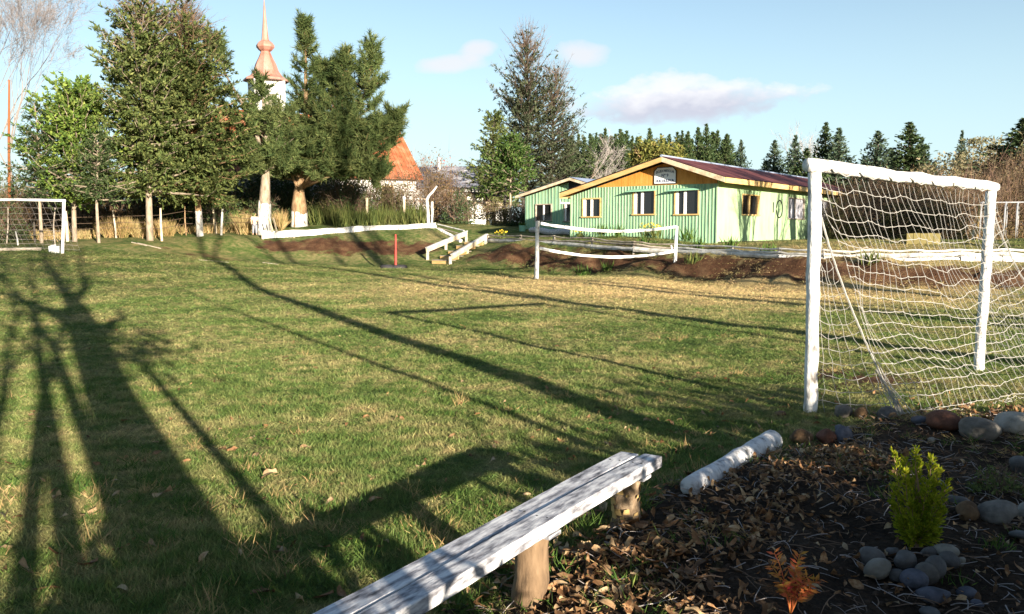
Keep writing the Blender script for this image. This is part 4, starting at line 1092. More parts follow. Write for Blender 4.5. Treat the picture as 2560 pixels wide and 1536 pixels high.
# ------------------------------------------------------------------ far left goal
yl = 33.0
gb_ = thing('football_goal', 'small white pipe goal in front of the wire fence', 'goal', at(157, 636, yl))
A = at(156, 637, yl); B = at(160, 502, yl); A[2] = gz(A[0], A[1]) - .05
C_ = B + np.array([-3.6, -.15, .02]); D_ = np.array([C_[0], C_[1], gz(C_[0], C_[1]) - .05])
g = G(); g.tube([A, B], .055, 8); part('post', g, M['white'], gb_)
g = G(); g.tube([D_, C_], .055, 8); part('post', g, M['white'], gb_)
g = G(); g.tube([B + [.05, 0, 0], (B + C_) / 2 + Zd * .02, C_], .05, 8); part('crossbar', g, M['white'], gb_)
A2 = at(103, 623, yl + 1.6); B2 = A2 + np.array([-2.8, .0, .0]); A2[2] = gz(A2[0], A2[1]) + .05; B2[2] = gz(B2[0], B2[1]) + .05
g = G(); g.beam(A2, B2, .10, .14); part('ground_beam', g, M['greywood'], gb_)
g = G()
for t in np.linspace(.04, .96, 15):
    p = B + (C_ - B) * t; q = p + np.array([0, 1.4, 0]); q[2] = gz(q[0], q[1]) + .05; cord([p, (p + q) / 2 + [0, .1, -.2], q], g, .003, .01)
for s in np.linspace(.12, .95, 9):
    row = []
    for t in np.linspace(.04, .96, 10):
        p = B + (C_ - B) * t; q = p + np.array([0, 1.4, 0]); q[2] = gz(q[0], q[1]) + .05; row.append(p + (q - p) * s + [0, 0, -.1 * math.sin(math.pi * s)])
    cord(row, g, .004, .01)
part('net', g, M['twigpale'], gb_)
# bag and a bent white stake beside it
g = G(); p = at(135, 627, 33.6); p[2] = gz(p[0], p[1]); g.lathe(p, [(.16, 0), (.22, .08), (.17, .22), (.06, .30), (.09, .33)], 9); V = g.v[0]; g.v[0] = V + (V - p) * (vnoise(V[:, 0], V[:, 2], .1, 4) - .5)[:, None] * .8
solo('plastic_bag', g, M['bag'], 'crumpled white plastic bag at the foot of the small goal post', 'bag')
g = G(); A = at(140, 622, 34.3); A[2] = gz(A[0], A[1]); g.tube([A, at(135, 590, 34.3), at(134, 560, 34.4), at(138, 520, 34.5)], [.03, .028, .025, .02], 6); solo('bent_stake', g, M['greywood'], 'thin bent grey stake standing inside the small goal', 'stake')

# red post on a rubber base, rusty pole
p = onz(989, 663, .06); p[2] = gz(p[0], p[1]); o = thing('corner_pole', 'red pole standing in a black rubber base on the lawn', 'pole', p)
g = G(); T_ = at(989, 586, p[1]); md = p + (T_ - p) * .55; g.tube([p + Zd * .03, md], .058, 8); part('lower_tube', g, M['redpaint'], o); g = G(); g.tube([md - Zd * .005, T_], .042, 8); part('upper_tube', g, M['redpaint'], o)
g = G()
for dx_ in (-.30, .12): g.lathe(p + [dx_, 0, 0], [(.34, 0), (.40, .05), (.40, .15), (.33, .20), (.18, .20), (.16, .10), (.16, .02)], 16)
part('tyre_base', g, M['rubber'], o)
p = gp(23, 42); o = thing('rusty_pole', 'tall rusty orange pole behind the small goal', 'pole', p); g = G(); g.tube([p, at(22, 350, 42), at(23, 200, 42)], [.075, .06, .045], 7); part('pole_shaft', g, M['rustpole'], o)
# planks of an old sand pit on the left grass
for (xa, ya, xb, yb, lab) in ((345, 629, 402, 632, 'front edge plank of the sand pit left of the whitewashed stump'), (330, 616, 366, 617, 'rear edge plank of the sand pit left of the whitewashed stump'), (657, 635, 695, 637, 'weathered plank lying in the grass below the board fence'), (498, 648, 572, 652, 'long weathered plank lying at the edge of the worn earth patch')):
    Y = 38.5 if ya < 640 else 36; A, B = at(xa, ya, Y), at(xb, yb, Y - .3)
    A[2] = gz(A[0], A[1]) + .03; B[2] = gz(B[0], B[1]) + .03
    g = G(); g.beam(A - Zd * .02, B - Zd * .02, .07, .04); solo('plank', g, M['greywood'], lab, 'plank', 'planks lying on the left grass')
# hoop tunnel frame at the right edge, stakes, mossy box
gh = thing('tunnel_frame', 'bare hoops of a polytunnel frame behind the right goal post', 'greenhouse frame', gp(2520, 46))
Yh = 46.0
for i in range(7):
    px = 2448 + i * 30; A = at(px, 606, Yh + i * .25); A[2] = gz(A[0], A[1]); hw, ht = 1.25, at(px, 503, Yh)[2] - A[2]
    c = A + np.array([.75, 1.2, 0]); dr_ = unit((.75, 1.2, 0)); pts = [A, A + Zd * ht * .55] + [A + dr_ * (1.4 - 1.4 * math.cos(t)) + Zd * (ht * .55 + ht * .45 * math.sin(t)) for t in np.linspace(.25, math.pi - .25, 9)] + [A + dr_ * 2.8 + Zd * ht * .55, A + dr_ * 2.8]
    g = G(); g.tube(pts, .045, 6); part('hoop', g, M['steel'], gh)
g = G(); a = at(2448, 506, Yh) + dr_ * .9; b = at(2448 + 180, 504, Yh + 1.5) + dr_ * .9; g.tube([a, b], .035, 6); part('ridge_pipe', g, M['steel'], gh)
for (px, pb, pt_, Y, m_, ln, lab) in ((2441, 606, 511, 41, 'timber', 8, 'leaning orange timber stake seen through the goal net beside its right post'), (2431, 606, 575, 40.5, 'paleplank', 3, 'short pale stake seen through the net left of the orange one'), (2270, 596, 525, 44, 'greywood', 0, 'tall grey stake among the brown bushes seen through the goal net'), (2218, 590, 545, 44, 'greywood', 4, 'leaning grey stake at the dark gap in the brown bushes')):
    A = at(px, pb, Y); A[2] = gz(A[0], A[1]) - .05; B = at(px + ln, pt_, Y); g = G(); g.tube([A, B], .055, 6, jit=.2); solo('stake', g, M[m_], lab, 'stake')
p = at(2305, 632, 27.5); zb = gz(p[0], p[1]); bx = thing('wooden_box', 'low mossy yellow wooden box behind the log fence', 'box', (p[0], p[1], zb))
for i in range(5):
    g = G(); g.box((p[0] - .42 + i * .22, p[1], zb + .17), (.205, .05, .36 + .02 * (i % 2))); part('box_board', g, M['yellowbox'], bx)
g = G(); g.box((p[0] + .02, p[1] + .3, zb + .30), (1.10, .5, .03)); part('lid', g, M['yellowbox'], bx)

# ------------------------------------------------------------------ bench and the white log
bz0 = .38
e = [onz(1655, 1141, bz0), onz(1566, 1139, bz0), onz(980, 1536, bz0), onz(752, 1536, bz0)]
bd = unit(e[2] - e[0]); bs = np.array([bd[1], -bd[0], 0]);
if bs @ (e[1] - e[0]) < 0: bs = -bs
Lb = 3.3; bw = .108; gap = .016
bn = thing('plank_bench', 'low bench of two worn white planks on wooden stumps', 'bench', (e[0][0], e[0][1], 0), rz=math.atan2(bd[1], bd[0]))
sy = 1 if np.cross(bd, bs)[2] > 0 else -1
for k in range(2):
    y0 = sy * (k * (bw + gap)); x0 = 0 if k == 0 else .03; nseg = 12; g = G()
    X = np.linspace(x0, Lb, nseg); top_ = bz0 + .006 * np.sin(X * 2 + k) - .004 * k; y1 = y0 + sy * bw; V = []
    for x_, t_ in zip(X, top_):
        b_ = .004
        V += [(x_, y0, t_ - .058), (x_, y0, t_ - b_), (x_, y0 + sy * b_, t_), (x_, y1 - sy * b_, t_), (x_, y1, t_ - b_), (x_, y1, t_ - .058)]
    Q = [(i * 6 + j, i * 6 + (j + 1) % 6, (i + 1) * 6 + (j + 1) % 6, (i + 1) * 6 + j) for i in range(nseg - 1) for j in range(6)]
    Q += [(0, 1, 4, 5), (1, 2, 3, 4)] + [tuple((nseg - 1) * 6 + q for q in qq) for qq in ((0, 1, 4, 5), (1, 2, 3, 4))]
    g.add(V, Q); part('plank', g, M['bench'], bn, local=True)


def blocal(p): d = np.asarray(p) - np.array([e[0][0], e[0][1], 0]); return np.array([d @ np.array([bd[0], bd[1], 0]), d @ np.array([-bd[1], bd[0], 0]), p[2] if len(p) > 2 else 0])


for (px, py, r_, m_) in ((1540, 1326, .072, 'peel'), (1247, 1478, .075, 'stump')):
    p = blocal(onz(px, py)); yc = sy * (bw + gap / 2); g = G(); xx = p[0]
    nz_ = 7; pts = [(xx + .012 * math.sin(i), yc + .008 * math.cos(i * 2), z) for i, z in enumerate(np.linspace(-.12, bz0 - .062, nz_))]
    g.tube(pts, [r_ * 1.12, r_ * 1.06, r_ * 1.02, r_, r_ * .98, r_, r_ * 1.02], 14, jit=.10); lg = part('leg', g, M[m_], bn, local=True, smooth=True)
    g = G(); g.box((xx, sy * (bw + gap / 2), bz0 - .068), (.10, 2 * bw + gap + .01, .016)); part('bearer', g, M['bench'], lg, local=True)
    if m_ == 'peel':
        g = G()
        for k in range(46):
            a = R.random() * 6.28; z = R.random() * .27; c = np.array([xx + r_ * 1.03 * math.cos(a), yc + r_ * 1.03 * math.sin(a), z]); n_ = np.array([math.cos(a), math.sin(a), 0]); t_ = np.array([-n_[1], n_[0], 0])
            s = .008 + R.random() * .014; lift = R.random() * .010; g.add([c - t_ * s, c + t_ * s, c + t_ * s * .7 + Zd * s * 1.8 + n_ * lift, c - t_ * s * .8 + Zd * s * 1.5 + n_ * lift * 1.5], [(0, 1, 2, 3)])
        part('bark_flakes', g, M['timber'], lg, local=True, kind='stuff')
g = G()
for (px, py) in ((1540, 1326), (1247, 1478)):
    xx = blocal(onz(px, py))[0]
    for yy in (.03, .08, .155, .205): g.lathe((xx + R.normal() * .01, sy * yy, bz0 + .002), [(.006, 0), (.005, .003), (.001, .0035)], 6)
part('nail_heads', g, M['black'], bn, local=True, kind='stuff')
A = onz(1728, 1272); B = onz(1928, 1120); A[2] = gz(*A[:2]) + .032; B[2] = gz(*B[:2]) + .052; dAB = unit(B - A)
g = G(); g.tube([A + (B - A) * t + R.normal(size=3) * .004 for t in np.linspace(-.02, 1.0, 12)], np.linspace(.058, .080, 12), 14, jit=.03)
lgx = thing('fallen_log', 'whitewashed log lying on the ground beside the bench', 'log', (A + B) / 2); part('log_body', g, M['logwhite'], lgx, smooth=True)
g = G(); g.tube([B - dAB * .002, B + dAB * .006], [.080, .072], 12); part('cut_end', g, M['oldwhite'], lgx)
# ------------------------------------------------------------------ trees
def perp_rand(D):
    N_ = R.normal(size=D.shape); S = np.cross(D, N_); return S / (np.linalg.norm(S, axis=1)[:, None] + 1e-9)


def nrmz(D): return D / (np.linalg.norm(D, axis=1)[:, None] + 1e-9)


def trunk_path(H, wob=.1, lean=(0, 0), n=10):
    t = np.linspace(0, 1, n); ph = R.random(2) * 6.28
    return np.c_[lean[0] * t ** 1.3 + wob * np.sin(t * 5 + ph[0]) * t, lean[1] * t ** 1.3 + wob * np.cos(t * 4 + ph[1]) * t, H * t]


def along(P, t):
    x = np.clip(t, 0, 1) * (len(P) - 1); i = np.minimum(x.astype(int), len(P) - 2); f = (x - i)[:, None]; return P[i] * (1 - f) + P[i + 1] * f


def branch_set(P, ts, L, el, az, droop, m=6, upcurl=0.0):
    """polylines for many branches at once -> (n, m, 3)"""
    n = len(ts); base = along(P, ts); s = np.linspace(0, 1, m)[None, :, None]
    D = np.c_[np.cos(az) * np.cos(el), np.sin(az) * np.cos(el), np.sin(el)]
    B = base[:, None, :] + D[:, None, :] * s * L[:, None, None]
    B[..., 2] += (-droop * s[..., 0] ** 1.6 + upcurl * s[..., 0] ** 3) * L[:, None]
    j = R.normal(size=B.shape) * .035 * L[:, None, None] * s; return B + j


def twigs_on(B, per_m, s0, Lf, spread, flat=.35):
    """side twigs along branches: positions, directions, lengths"""
    P_, D_, L_ = [], [], []
    seg = np.linalg.norm(np.diff(B, axis=1), axis=2).sum(1)
    for b, L in zip(B, seg):
        k = max(2, int(per_m * L)); t = s0 + (1 - s0) * R.random(k); p = along(b, t); d = nrmz(along(np.gradient(b, axis=0), t))
        side = np.cross(d, [0, 0, 1.0]); side = nrmz(side) * np.where(R.random(k) < .5, -1, 1)[:, None]
        a = spread * (.6 + .8 * R.random(k))[:, None]; dd = d * np.cos(a) + side * np.sin(a) + R.normal(size=(k, 3)) * np.array([flat, flat, flat])
        P_.append(p); D_.append(nrmz(dd)); L_.append(Lf * (.35 + .9 * (1 - t)) * (.5 + .8 * R.random(k)))
        P_.append(b[-1:]); D_.append(d[-1:]); L_.append(np.array([Lf * .6]))
    return np.vstack(P_), np.vstack(D_), np.concatenate(L_)


def sprays(g, P, D, L, step, ll, lw, droop=.1, up=None):
    n = np.maximum(2, (L / step).astype(int)); idx = np.repeat(np.arange(len(P)), n); t = R.random(len(idx)) ** .8
    pos = P[idx] + D[idx] * (L[idx] * t)[:, None]; pos[:, 2] -= droop * L[idx] * t * t
    d = D[idx] + R.normal(size=(len(idx), 3)) * .5; s = .6 + .8 * R.random(len(idx))
    g.leaves(pos, d, ll * s, lw * s, up)


def tubes_many(g, Bs, r0, r1, k=4):
    for b, r in zip(Bs, np.broadcast_to(r0, (len(Bs),))): g.tube(b, np.linspace(r, r1, len(b)), k, cap=False)


def layered_tree(name, label, p, H, base, env, n_br, mleaf, mbark, tr=.16, el=(.10, .75), droop=.12, per_m=7, Lf=.7, step=.07, ll=.17, lw=.075, lean=(0, 0), wash=None, group=None, cat='tree', seedshift=0, leafless_top=0.0, dens=1.0):
    n_br = int(n_br * (1.35 if dens >= 1 else 1)); ll *= .95; lw *= .84; step = step * .40 / dens; env = (env[0], [e * 1.22 for e in env[1]])
    root = thing(name, label, cat, p, group)
    P = trunk_path(H, .10, lean); P[0, 2] = -.25
    rad = np.linspace(tr, .02, len(P)); g = G(); g.tube(P, rad, 8, jit=.06); part('trunk', g, mbark, root, local=True, smooth=True)
    ts = base + (1 - base) * np.sort(R.random(n_br)) ** .9; az = np.arange(n_br) * 2.4 + R.random(n_br) * 1.2
    L = np.interp(ts, env[0], env[1]) * (.65 + .5 * R.random(n_br)); e_ = el[0] + (el[1] - el[0]) * (ts - base) / (1 - base) + R.normal(size=n_br) * .12
    B = branch_set(P, ts, L, e_, az, droop, upcurl=.12)
    g = G(); tubes_many(g, B, .012 + .02 * L, .006); part('limbs', g, mbark, root, local=True)
    P_, D_, L_ = twigs_on(B, per_m, .12, Lf, .95)
    g = G()
    if leafless_top:
        keep = R.random(len(P_)) > np.clip((P_[:, 2] / H - (1 - leafless_top)) / leafless_top * 1.1, 0, .93)
        gt = G(); gt.spikes(P_[~keep], D_[~keep], L_[~keep] * 1.5, .022)
        n2 = (~keep).sum(); 
        for _ in range(2): gt.spikes(P_[~keep] + D_[~keep] * (L_[~keep] * R.random(n2))[:, None], D_[~keep] + R.normal(size=(n2, 3)) * .5, L_[~keep] * .8, .016)
        if n2: part('bare_twigs', gt, M['twig'], root, local=True, kind='stuff')
        P_, D_, L_ = P_[keep], D_[keep], L_[keep]
    sprays(g, P_, D_, L_, step, ll, lw, .15, up=np.array([0, 0, 1.0])); part('crown', g, mleaf, root, local=True)
    if wash:
        g = G(); q = along(P, np.linspace(0, wash / H, 5)); q[0, 2] = -.05; g.tube(q, np.interp(q[:, 2], P[:, 2], rad) + .006, 10, jit=.03); g.v[0][40:50, 2] += (R.random(10) - .6) * .2; part('painted_base', g, M['limewash'], root, local=True, smooth=True)
    return root


def tufts(g, P, D, size, n, w):
    idx = np.repeat(np.arange(len(P)), n); d = D[idx] * (.55 + R.random(len(idx))[:, None] * .5) + R.normal(size=(len(idx), 3)) * .55
    pos = P[idx] - D[idx] * (R.random(len(idx)) * size * 1.3)[:, None]; g.spikes(pos, d, size * (.6 + .6 * R.random(len(idx))), w)


def pine_tree(name, label, p, stems, wash, mleaf, mbark, per_m=7.0, tuft=.36, nn=30, group=None):
    """stems: list of (polyline, r0, list of (t0, t1, n, length at t0, length at t1))"""
    root = thing(name, label, 'tree', p, group); g = G()
    def rad_of(P, r0):
        t = np.linspace(0, 1, len(P)); return np.maximum(r0 * np.where(t < .28, 1 - t * .5, .86 * (1 - t) / .72 * .75), .03)
    for P, r0, *k in stems: g.tube(P, rad_of(P, r0), 9, jit=.10)
    part('trunk', g, mbark, root, local=True, smooth=True)
    gl_ = G(); gc = G()
    for st in stems:
        P, r0, bs = st[:3]
        for (t0, t1, n, l0, l1) in bs:
            n = int(n * 1.7)
            ts = np.sort(t0 + (t1 - t0) * R.random(n)); az = np.arange(n) * 2.4 + R.random(n); L = (l1 + (l0 - l1) * np.clip(1 - (ts - t0) / (t1 - t0), 0, 1) ** 1.5) * (.55 + .6 * R.random(n))
            L = L * 1.24; B = branch_set(P, ts, L, .10 + .45 * (ts - t0) / max(.01, t1 - t0) + R.normal(size=n) * .2, az, .10, upcurl=.35)
            tubes_many(gl_, B, .012 + .018 * L, .008)
            P_, D_, L_ = twigs_on(B, per_m, .25, .42, .7, .45); D_[:, 2] = np.abs(D_[:, 2]) * .7 + .35; D_ = nrmz(D_)
            tufts(gc, P_ + D_ * L_[:, None], D_, tuft, nn, .042)
        tip = P[-1]; k = 16; t_ = 1 - R.random(k) * .12; tufts(gc, along(P, t_) + R.normal(size=(k, 3)) * .06, nrmz(np.c_[R.normal(size=(k, 2)) * .5, np.ones(k)]), tuft * .85, nn, .042)
    part('limbs', gl_, mbark, root, local=True); part('crown', gc, mleaf, root, local=True)
    if wash:
        P, r0 = stems[0][:2]; g = G(); q = along(P, np.linspace(0, wash / P[-1, 2], 5)); q[0, 2] = -.05
        g.tube(q, np.interp(q[:, 2], P[:, 2], rad_of(P, r0)) * 1.01 + .006, 16, jit=.05); g.v[0][4 * 16:5 * 16, 2] += (R.random(16) - .6) * .30; part('painted_base', g, M['limewash'], root, local=True, smooth=True)
    return root


def bare_tree(name, label, p, H, r0, m_, fork=.35, depth=4, spread=.5, lean=(0, 0), cat='tree', group=None, twig=True, nb=3, mt=None):
    root = thing(name, label, cat, p, group); g = G(); gt = G(); tips = []

    def grow(a, d, L, r, lev):
        n = 5; pts = [a]; dd = d.copy()
        for _ in range(n): dd = unit(dd + R.normal(size=3) * .09 + np.array([0, 0, .05])); pts.append(pts[-1] + dd * L / n)
        pts = np.array(pts); (g if lev < 3 else gt).tube(pts, np.linspace(r, r * .62, n + 1), 7 if lev == 0 else 5 if lev < 2 else 3, cap=lev == 0)
        if lev >= depth: tips.append((pts, L)); return
        k = nb if lev else max(2, nb)
        for i in range(k):
            t = 1.0 if i == 0 else .45 + .55 * R.random(); b = along(pts, np.array([t]))[0]; sp = spread * (.35 if i == 0 else 1.0)
            ax = perp_rand(dd[None])[0]; nd = unit(dd + ax * sp * (.7 + .7 * R.random())); grow(b, nd, L * (.62 + .22 * R.random()), r * .62 * (1 if i == 0 else .75), lev + 1)
    d0_ = unit(np.array([lean[0], lean[1], 1.0])); grow(np.array([0, 0, -.2]), d0_, H * fork, r0, 0)
    part('trunk', g, m_, root, local=True)
    if twig and tips:
        n = 5; Pq = np.vstack([along(t_[0], R.random(n)) for t_ in tips]); Dq = np.vstack([np.repeat(unit(t_[0][-1] - t_[0][0])[None], n, 0) for t_ in tips]) + R.normal(size=(len(Pq), 3)) * .5
        gt.spikes(Pq, Dq, np.repeat([t_[1] for t_ in tips], n) * .8, .020)
    if gt.n: part('twigs', gt, mt or m_, root, local=True)
    return root


def shrub(name, label, p, rx, ry, h, n, mleaf, ll=.10, lw=.045, twigs=120, mt='twig', group=None, cat='shrub', shell=.55, tw=.018):
    root = thing(name, label, cat, p, group); g = G()
    nt_ = twigs; az = R.random(nt_) * 6.28; el = .5 + R.random(nt_) * 1.0; D = np.c_[np.cos(az) * np.cos(el), np.sin(az) * np.cos(el), np.sin(el)]
    P0 = np.c_[R.normal(size=(nt_, 2)) * (rx * .3, ry * .3), R.random(nt_) * h * .4]; g.spikes(P0, D, h * (.5 + .55 * R.random(nt_)), tw)
    nb_ = nt_ * 4; i = R.integers(0, nt_, nb_); L = h * .75 * R.random(nb_); g.spikes(P0[i] + D[i] * L[:, None], D[i] + R.normal(size=(nb_, 3)) * .6, h * (.15 + .25 * R.random(nb_)), tw * .7); part('twigs', g, M[mt], root, local=True)
    if n:
        nc = max(12, n // 45); c = R.normal(size=(nc, 3)); c = nrmz(c) * (shell + (1 - shell) * R.random(nc) ** .5)[:, None]; c[:, 2] = np.abs(c[:, 2]) * 1.15 - .12; c = c * (1 + (R.random(nc)[:, None] - .5) * .35)
        idx = R.integers(0, nc, n); q = c[idx] + R.normal(size=(n, 3)) * .13; q = q * (rx, ry, h * .9); q[:, 2] = np.maximum(q[:, 2], .02 + .04 * R.random(n))
        g = G(); g.leaves(q, nrmz(q + (0, 0, h * .3)) + R.normal(size=(n, 3)) * .8, ll * (.6 + .8 * R.random(n)), lw * (.7 + .6 * R.random(n))); part('foliage', g, mleaf, root, local=True)
    return root


# --- left group at the wire fence
s = F_PX
layered_tree('conifer_tree', 'small dark conifer at the left, between the rusty pole and the bright green tree', gp(103, 38), 6.1, .30, ([.3, .45, 1], [.9, 1.15, .12]), 60, M['conif'], M['barkgrey'], .085, el=(.1, .6), per_m=9, Lf=.45, ll=.15, lw=.06)
layered_tree('broadleaf_tree', 'bright yellowish green bushy tree left of the tallest tree', gp(186, 39), 6.4, .24, ([.2, .45, .75, 1], [1.2, 2.05, 1.7, .6]), 90, M['lime'], M['barkgrey'], .12, el=(.25, 1.0), droop=.05, per_m=7, Lf=.75, ll=.17, lw=.10, lean=(.3, 0))
layered_tree('conifer_tree', 'slim dark conifer in front of the bright green tree, on a bare thin trunk', gp(246, 37.6), 4.7, .40, ([.35, .5, 1], [.9, 1.15, .15]), 55, M['conif'], M['barkgrey'], .08, el=(.05, .6), per_m=9, Lf=.45, ll=.15, lw=.06)
layered_tree('tall_layered_tree', 'tallest olive green tree on the left, straight grey trunk and thin bare top', gp(374, 40.2), 11.9, .18, ([.16, .30, .55, .8, 1], [2.1, 2.6, 2.1, 1.35, .25]), 190, M['olive'], M['barkgrey'], .17, el=(.02, .95), droop=.10, per_m=7.5, Lf=.75, ll=.18, lw=.085, leafless_top=.34)
layered_tree('layered_tree', 'wide olive green tree with a whitewashed thick stump of a trunk', gp(500, 42), 11.0, .17, ([.16, .32, .6, .85, 1], [2.2, 2.45, 2.1, 1.4, .4]), 205, M['olive'], M['barkbrown'], .17, el=(.0, .9), droop=.14, per_m=7.5, Lf=.75, ll=.18, lw=.085, wash=1.25, lean=(-.7, .3), leafless_top=.30)
layered_tree('layered_tree', 'dark tree filling the gap behind the two tall olive trees', gp(440, 48), 10.0, .10, ([.1, .3, .7, 1], [2.0, 2.2, 1.6, .3]), 130, M['olive'], M['barkdark'], .15, el=(.0, .9), per_m=6, Lf=.8, ll=.2, lw=.09, leafless_top=.25)
bare_tree('bare_tree', 'leafless tall pale tree at the left edge behind the rusty pole', gp(52, 58), 12.5, .11, M['barkmute'], .40, 6, .36, nb=3, mt=M['twiggrey'])
bare_tree('bare_tree', 'leafless tree cut by the left edge of the picture', gp(-40, 60), 17.0, .14, M['barkmute'], .40, 6, .36, nb=3, mt=M['twiggrey'])
# --- the two pines with whitewashed trunks
pA = gp(660, 44.8); pxm = 44.8 / s


def rel(pts, p0, Y):                                  # picture points to a polyline relative to the tree's base
    out = []
    for a in pts: q = at(a[0], a[1], Y + (a[2] if len(a) > 2 else 0)) - p0; out.append(q)
    if pts[0][1] > 555: out[0][2] = min(out[0][2], -.2)
    return np.array(out)


stA = [(rel([(661, 596), (661, 520), (664, 440), (668, 350), (664, 300), (655, 235), (648, 190)], pA, 44.8), .36, [(.36, .68, 30, 2.0, 1.1), (.80, .98, 8, .6, .3)]),
       (rel([(664, 420), (640, 330), (600, 250), (560, 180), (535, 120), (512, 75)], pA, 44.6), .12, [(.25, .98, 22, 1.2, .35)]),
       (rel([(666, 430), (625, 390), (580, 370, .3), (545, 355, .4)], pA, 44.4), .09, [(.2, .95, 20, 1.2, .6)]),
       (rel([(667, 425), (690, 410), (705, 400, -.5)], pA, 44.4), .08, [(.1, .95, 15, 1.2, .7)]),
       (rel([(664, 440), (640, 420, -.6), (610, 415, -1.0)], pA, 44.8), .08, [(.2, .95, 17, 1.2, .7)])]
pine_tree('pine_tree', 'pine before the church tower with a long branch reaching up to the left, whitewashed trunk', pA, stA, 1.6, M['pine'], M['barkgrey'])
pB = gp(748, 47.3); YB = 47.3
stB = [(rel([(748, 570), (748, 520), (747, 480), (752, 440), (760, 380), (764, 250), (764, 130), (760, 42)], pB, YB), .46, [(.34, .97, 56, 2.2, .35)]),
       (rel([(749, 480), (735, 450), (722, 420), (712, 395)], pB, YB - .2), .12, [(.5, .95, 9, .8, .6)]),
       (rel([(750, 476), (775, 440), (800, 360), (835, 260), (860, 180), (862, 118)], pB, YB), .15, [(.32, .97, 40, 2.1, .35)]),
       (rel([(751, 474), (800, 430), (860, 360), (905, 250), (928, 170), (926, 105)], pB, YB + .3), .15, [(.28, .97, 50, 2.2, .4)]),
       (rel([(752, 472), (820, 420, -.6), (900, 380, -1), (955, 350, -1), (975, 320, -1), (998, 285, -1)], pB, YB), .13, [(.28, .97, 46, 1.8, .45)]),
       (rel([(752, 470), (830, 440, -1), (900, 440, -1.4), (950, 455, -1.6)], pB, YB), .11, [(.34, .95, 34, 1.5, .9)]),
       (rel([(752, 470), (790, 420, -1.0), (830, 350, -1.5), (850, 300, -1.6)], pB, YB), .11, [(.30, .97, 44, 1.9, .9)]),
       (rel([(750, 474), (785, 430, .8), (800, 300, 1.2), (815, 200, 1.2), (815, 150, 1.2)], pB, YB), .12, [(.38, .97, 34, 2.0, .45)])]
pine_tree('pine_tree', 'big pollarded pine with several upright leaders and a whitewashed thick trunk', pB, stB, 1.25, M['pine'], M['barkbrown'])
# --- middle
layered_tree('tall_layered_tree', 'tall sparse tree left of the green houses, its left stem', gp(1316, 66), 13.9, .10, ([.1, .3, .6, .85, .96, 1], [2.3, 2.9, 2.7, 2.1, 1.4, .6]), 170, M['greygreen'], M['barkdark'], .2, el=(.05, 1.15), droop=.06, per_m=4.6, Lf=.85, ll=.26, lw=.10, leafless_top=.40, dens=.62)
layered_tree('tall_layered_tree', 'shorter right stem of the tall sparse tree behind the small green house', gp(1378, 67), 11.4, .10, ([.1, .3, .6, .85, .96, 1], [2.2, 2.6, 2.5, 2.0, 1.4, .6]), 130, M['greygreen'], M['barkdark'], .18, el=(.05, 1.1), droop=.06, per_m=4.4, Lf=.85, ll=.26, lw=.085, lean=(.2, 0), leafless_top=.5, dens=.58)
bare_tree('bare_tree', 'pale leafless tree leaning right behind the small green house', gp(1415, 70), 10.0, .12, M['barkgrey'], .3, 5, .5, lean=(.35, 0), mt=M['twigpale'])
layered_tree('conifer_tree', 'small bright green conifer on a thin pale trunk beside the small green house', gp(1277, 51), 5.2, .36, ([.34, .45, .8, 1], [1.5, 1.75, .9, .15]), 85, foliage('fresh_conifer_foliage', [(.04, .085, .022), (.08, .14, .035), (.11, .17, .045)]), M['barkgrey'], .085, el=(-.02, .6), droop=.12, per_m=8, Lf=.55, ll=.18, lw=.075)
layered_tree('layered_tree', 'dark wide conifer between the grey roofed building and the tall sparse tree', gp(1235, 60), 7.2, .15, ([.1, .3, 1], [2.2, 2.0, .3]), 75, M['olive'], M['barkdark'], .12, el=(.1, .9), per_m=6, Lf=.7, ll=.2, lw=.09)
for px, Y, h, lab in ((1080, 95, 8.2, 'left bare tree with red leaves beyond the grey roof'), (1122, 97, 7.4, 'right bare tree with red leaves beyond the grey roof')):
    o = bare_tree('red_leaved_tree', lab, gp(px, Y), h, .12, M['barkgrey'], .3, 4, .5, group='red leaved trees beyond the grey roof', mt=M['twig'])
    g = G(); n = 420; q = R.normal(size=(n, 3)) * (1.3, 1.2, 1.0) + (0, 0, h * .62); g.leaves(q, R.normal(size=(n, 3)), .24, .16); part('leaves', g, M['redleaf'], o, local=True)

# --- plantation and single trees far behind
def far_conifer(H, rmax, n, m_, seed, airy_=False):
    P = trunk_path(H, .15); g = G(); nb_ = n; ts = .12 + .88 * R.random(nb_) ** .8; az = R.random(nb_) * 6.28
    L = rmax * np.interp(ts, [.12, .25, .5, .8, .93, 1], [1.0, 1.1, .85, .42, .16, .02]) * (.6 + .55 * R.random(nb_)); B = branch_set(P, ts, L, .25 + .5 * ts + R.normal(size=nb_) * .15, az, .1, 4, upcurl=.25)
    t = R.random((nb_, 9)); pos = np.vstack([along(b, np.concatenate([t_, [1.0]])) for b, t_ in zip(B, t)]); d = np.repeat(nrmz(B[:, -1] - B[:, 0]), 10, 0) + R.normal(size=(len(pos), 3)) * .6; d[:, 2] += .35
    fz = np.clip(1.25 - pos[:, 2] / H, .30, 1)
    g.leaves(pos, d, .66 * fz * (.6 + .7 * R.random(len(pos))), .30 * fz * (.7 + .6 * R.random(len(pos))))
    k = 26; zt = H * (.86 + .14 * R.random(k)); g.leaves(np.c_[along(P, zt / H)[:, :2], zt], np.c_[R.normal(size=(k, 2)) * .5, np.ones(k)], .42, .13)
    g2 = G(); g2.tube(P, np.linspace(.2, .03, len(P)), 5); tubes_many(g2, B[::3], .03, .01, 3); return g, g2


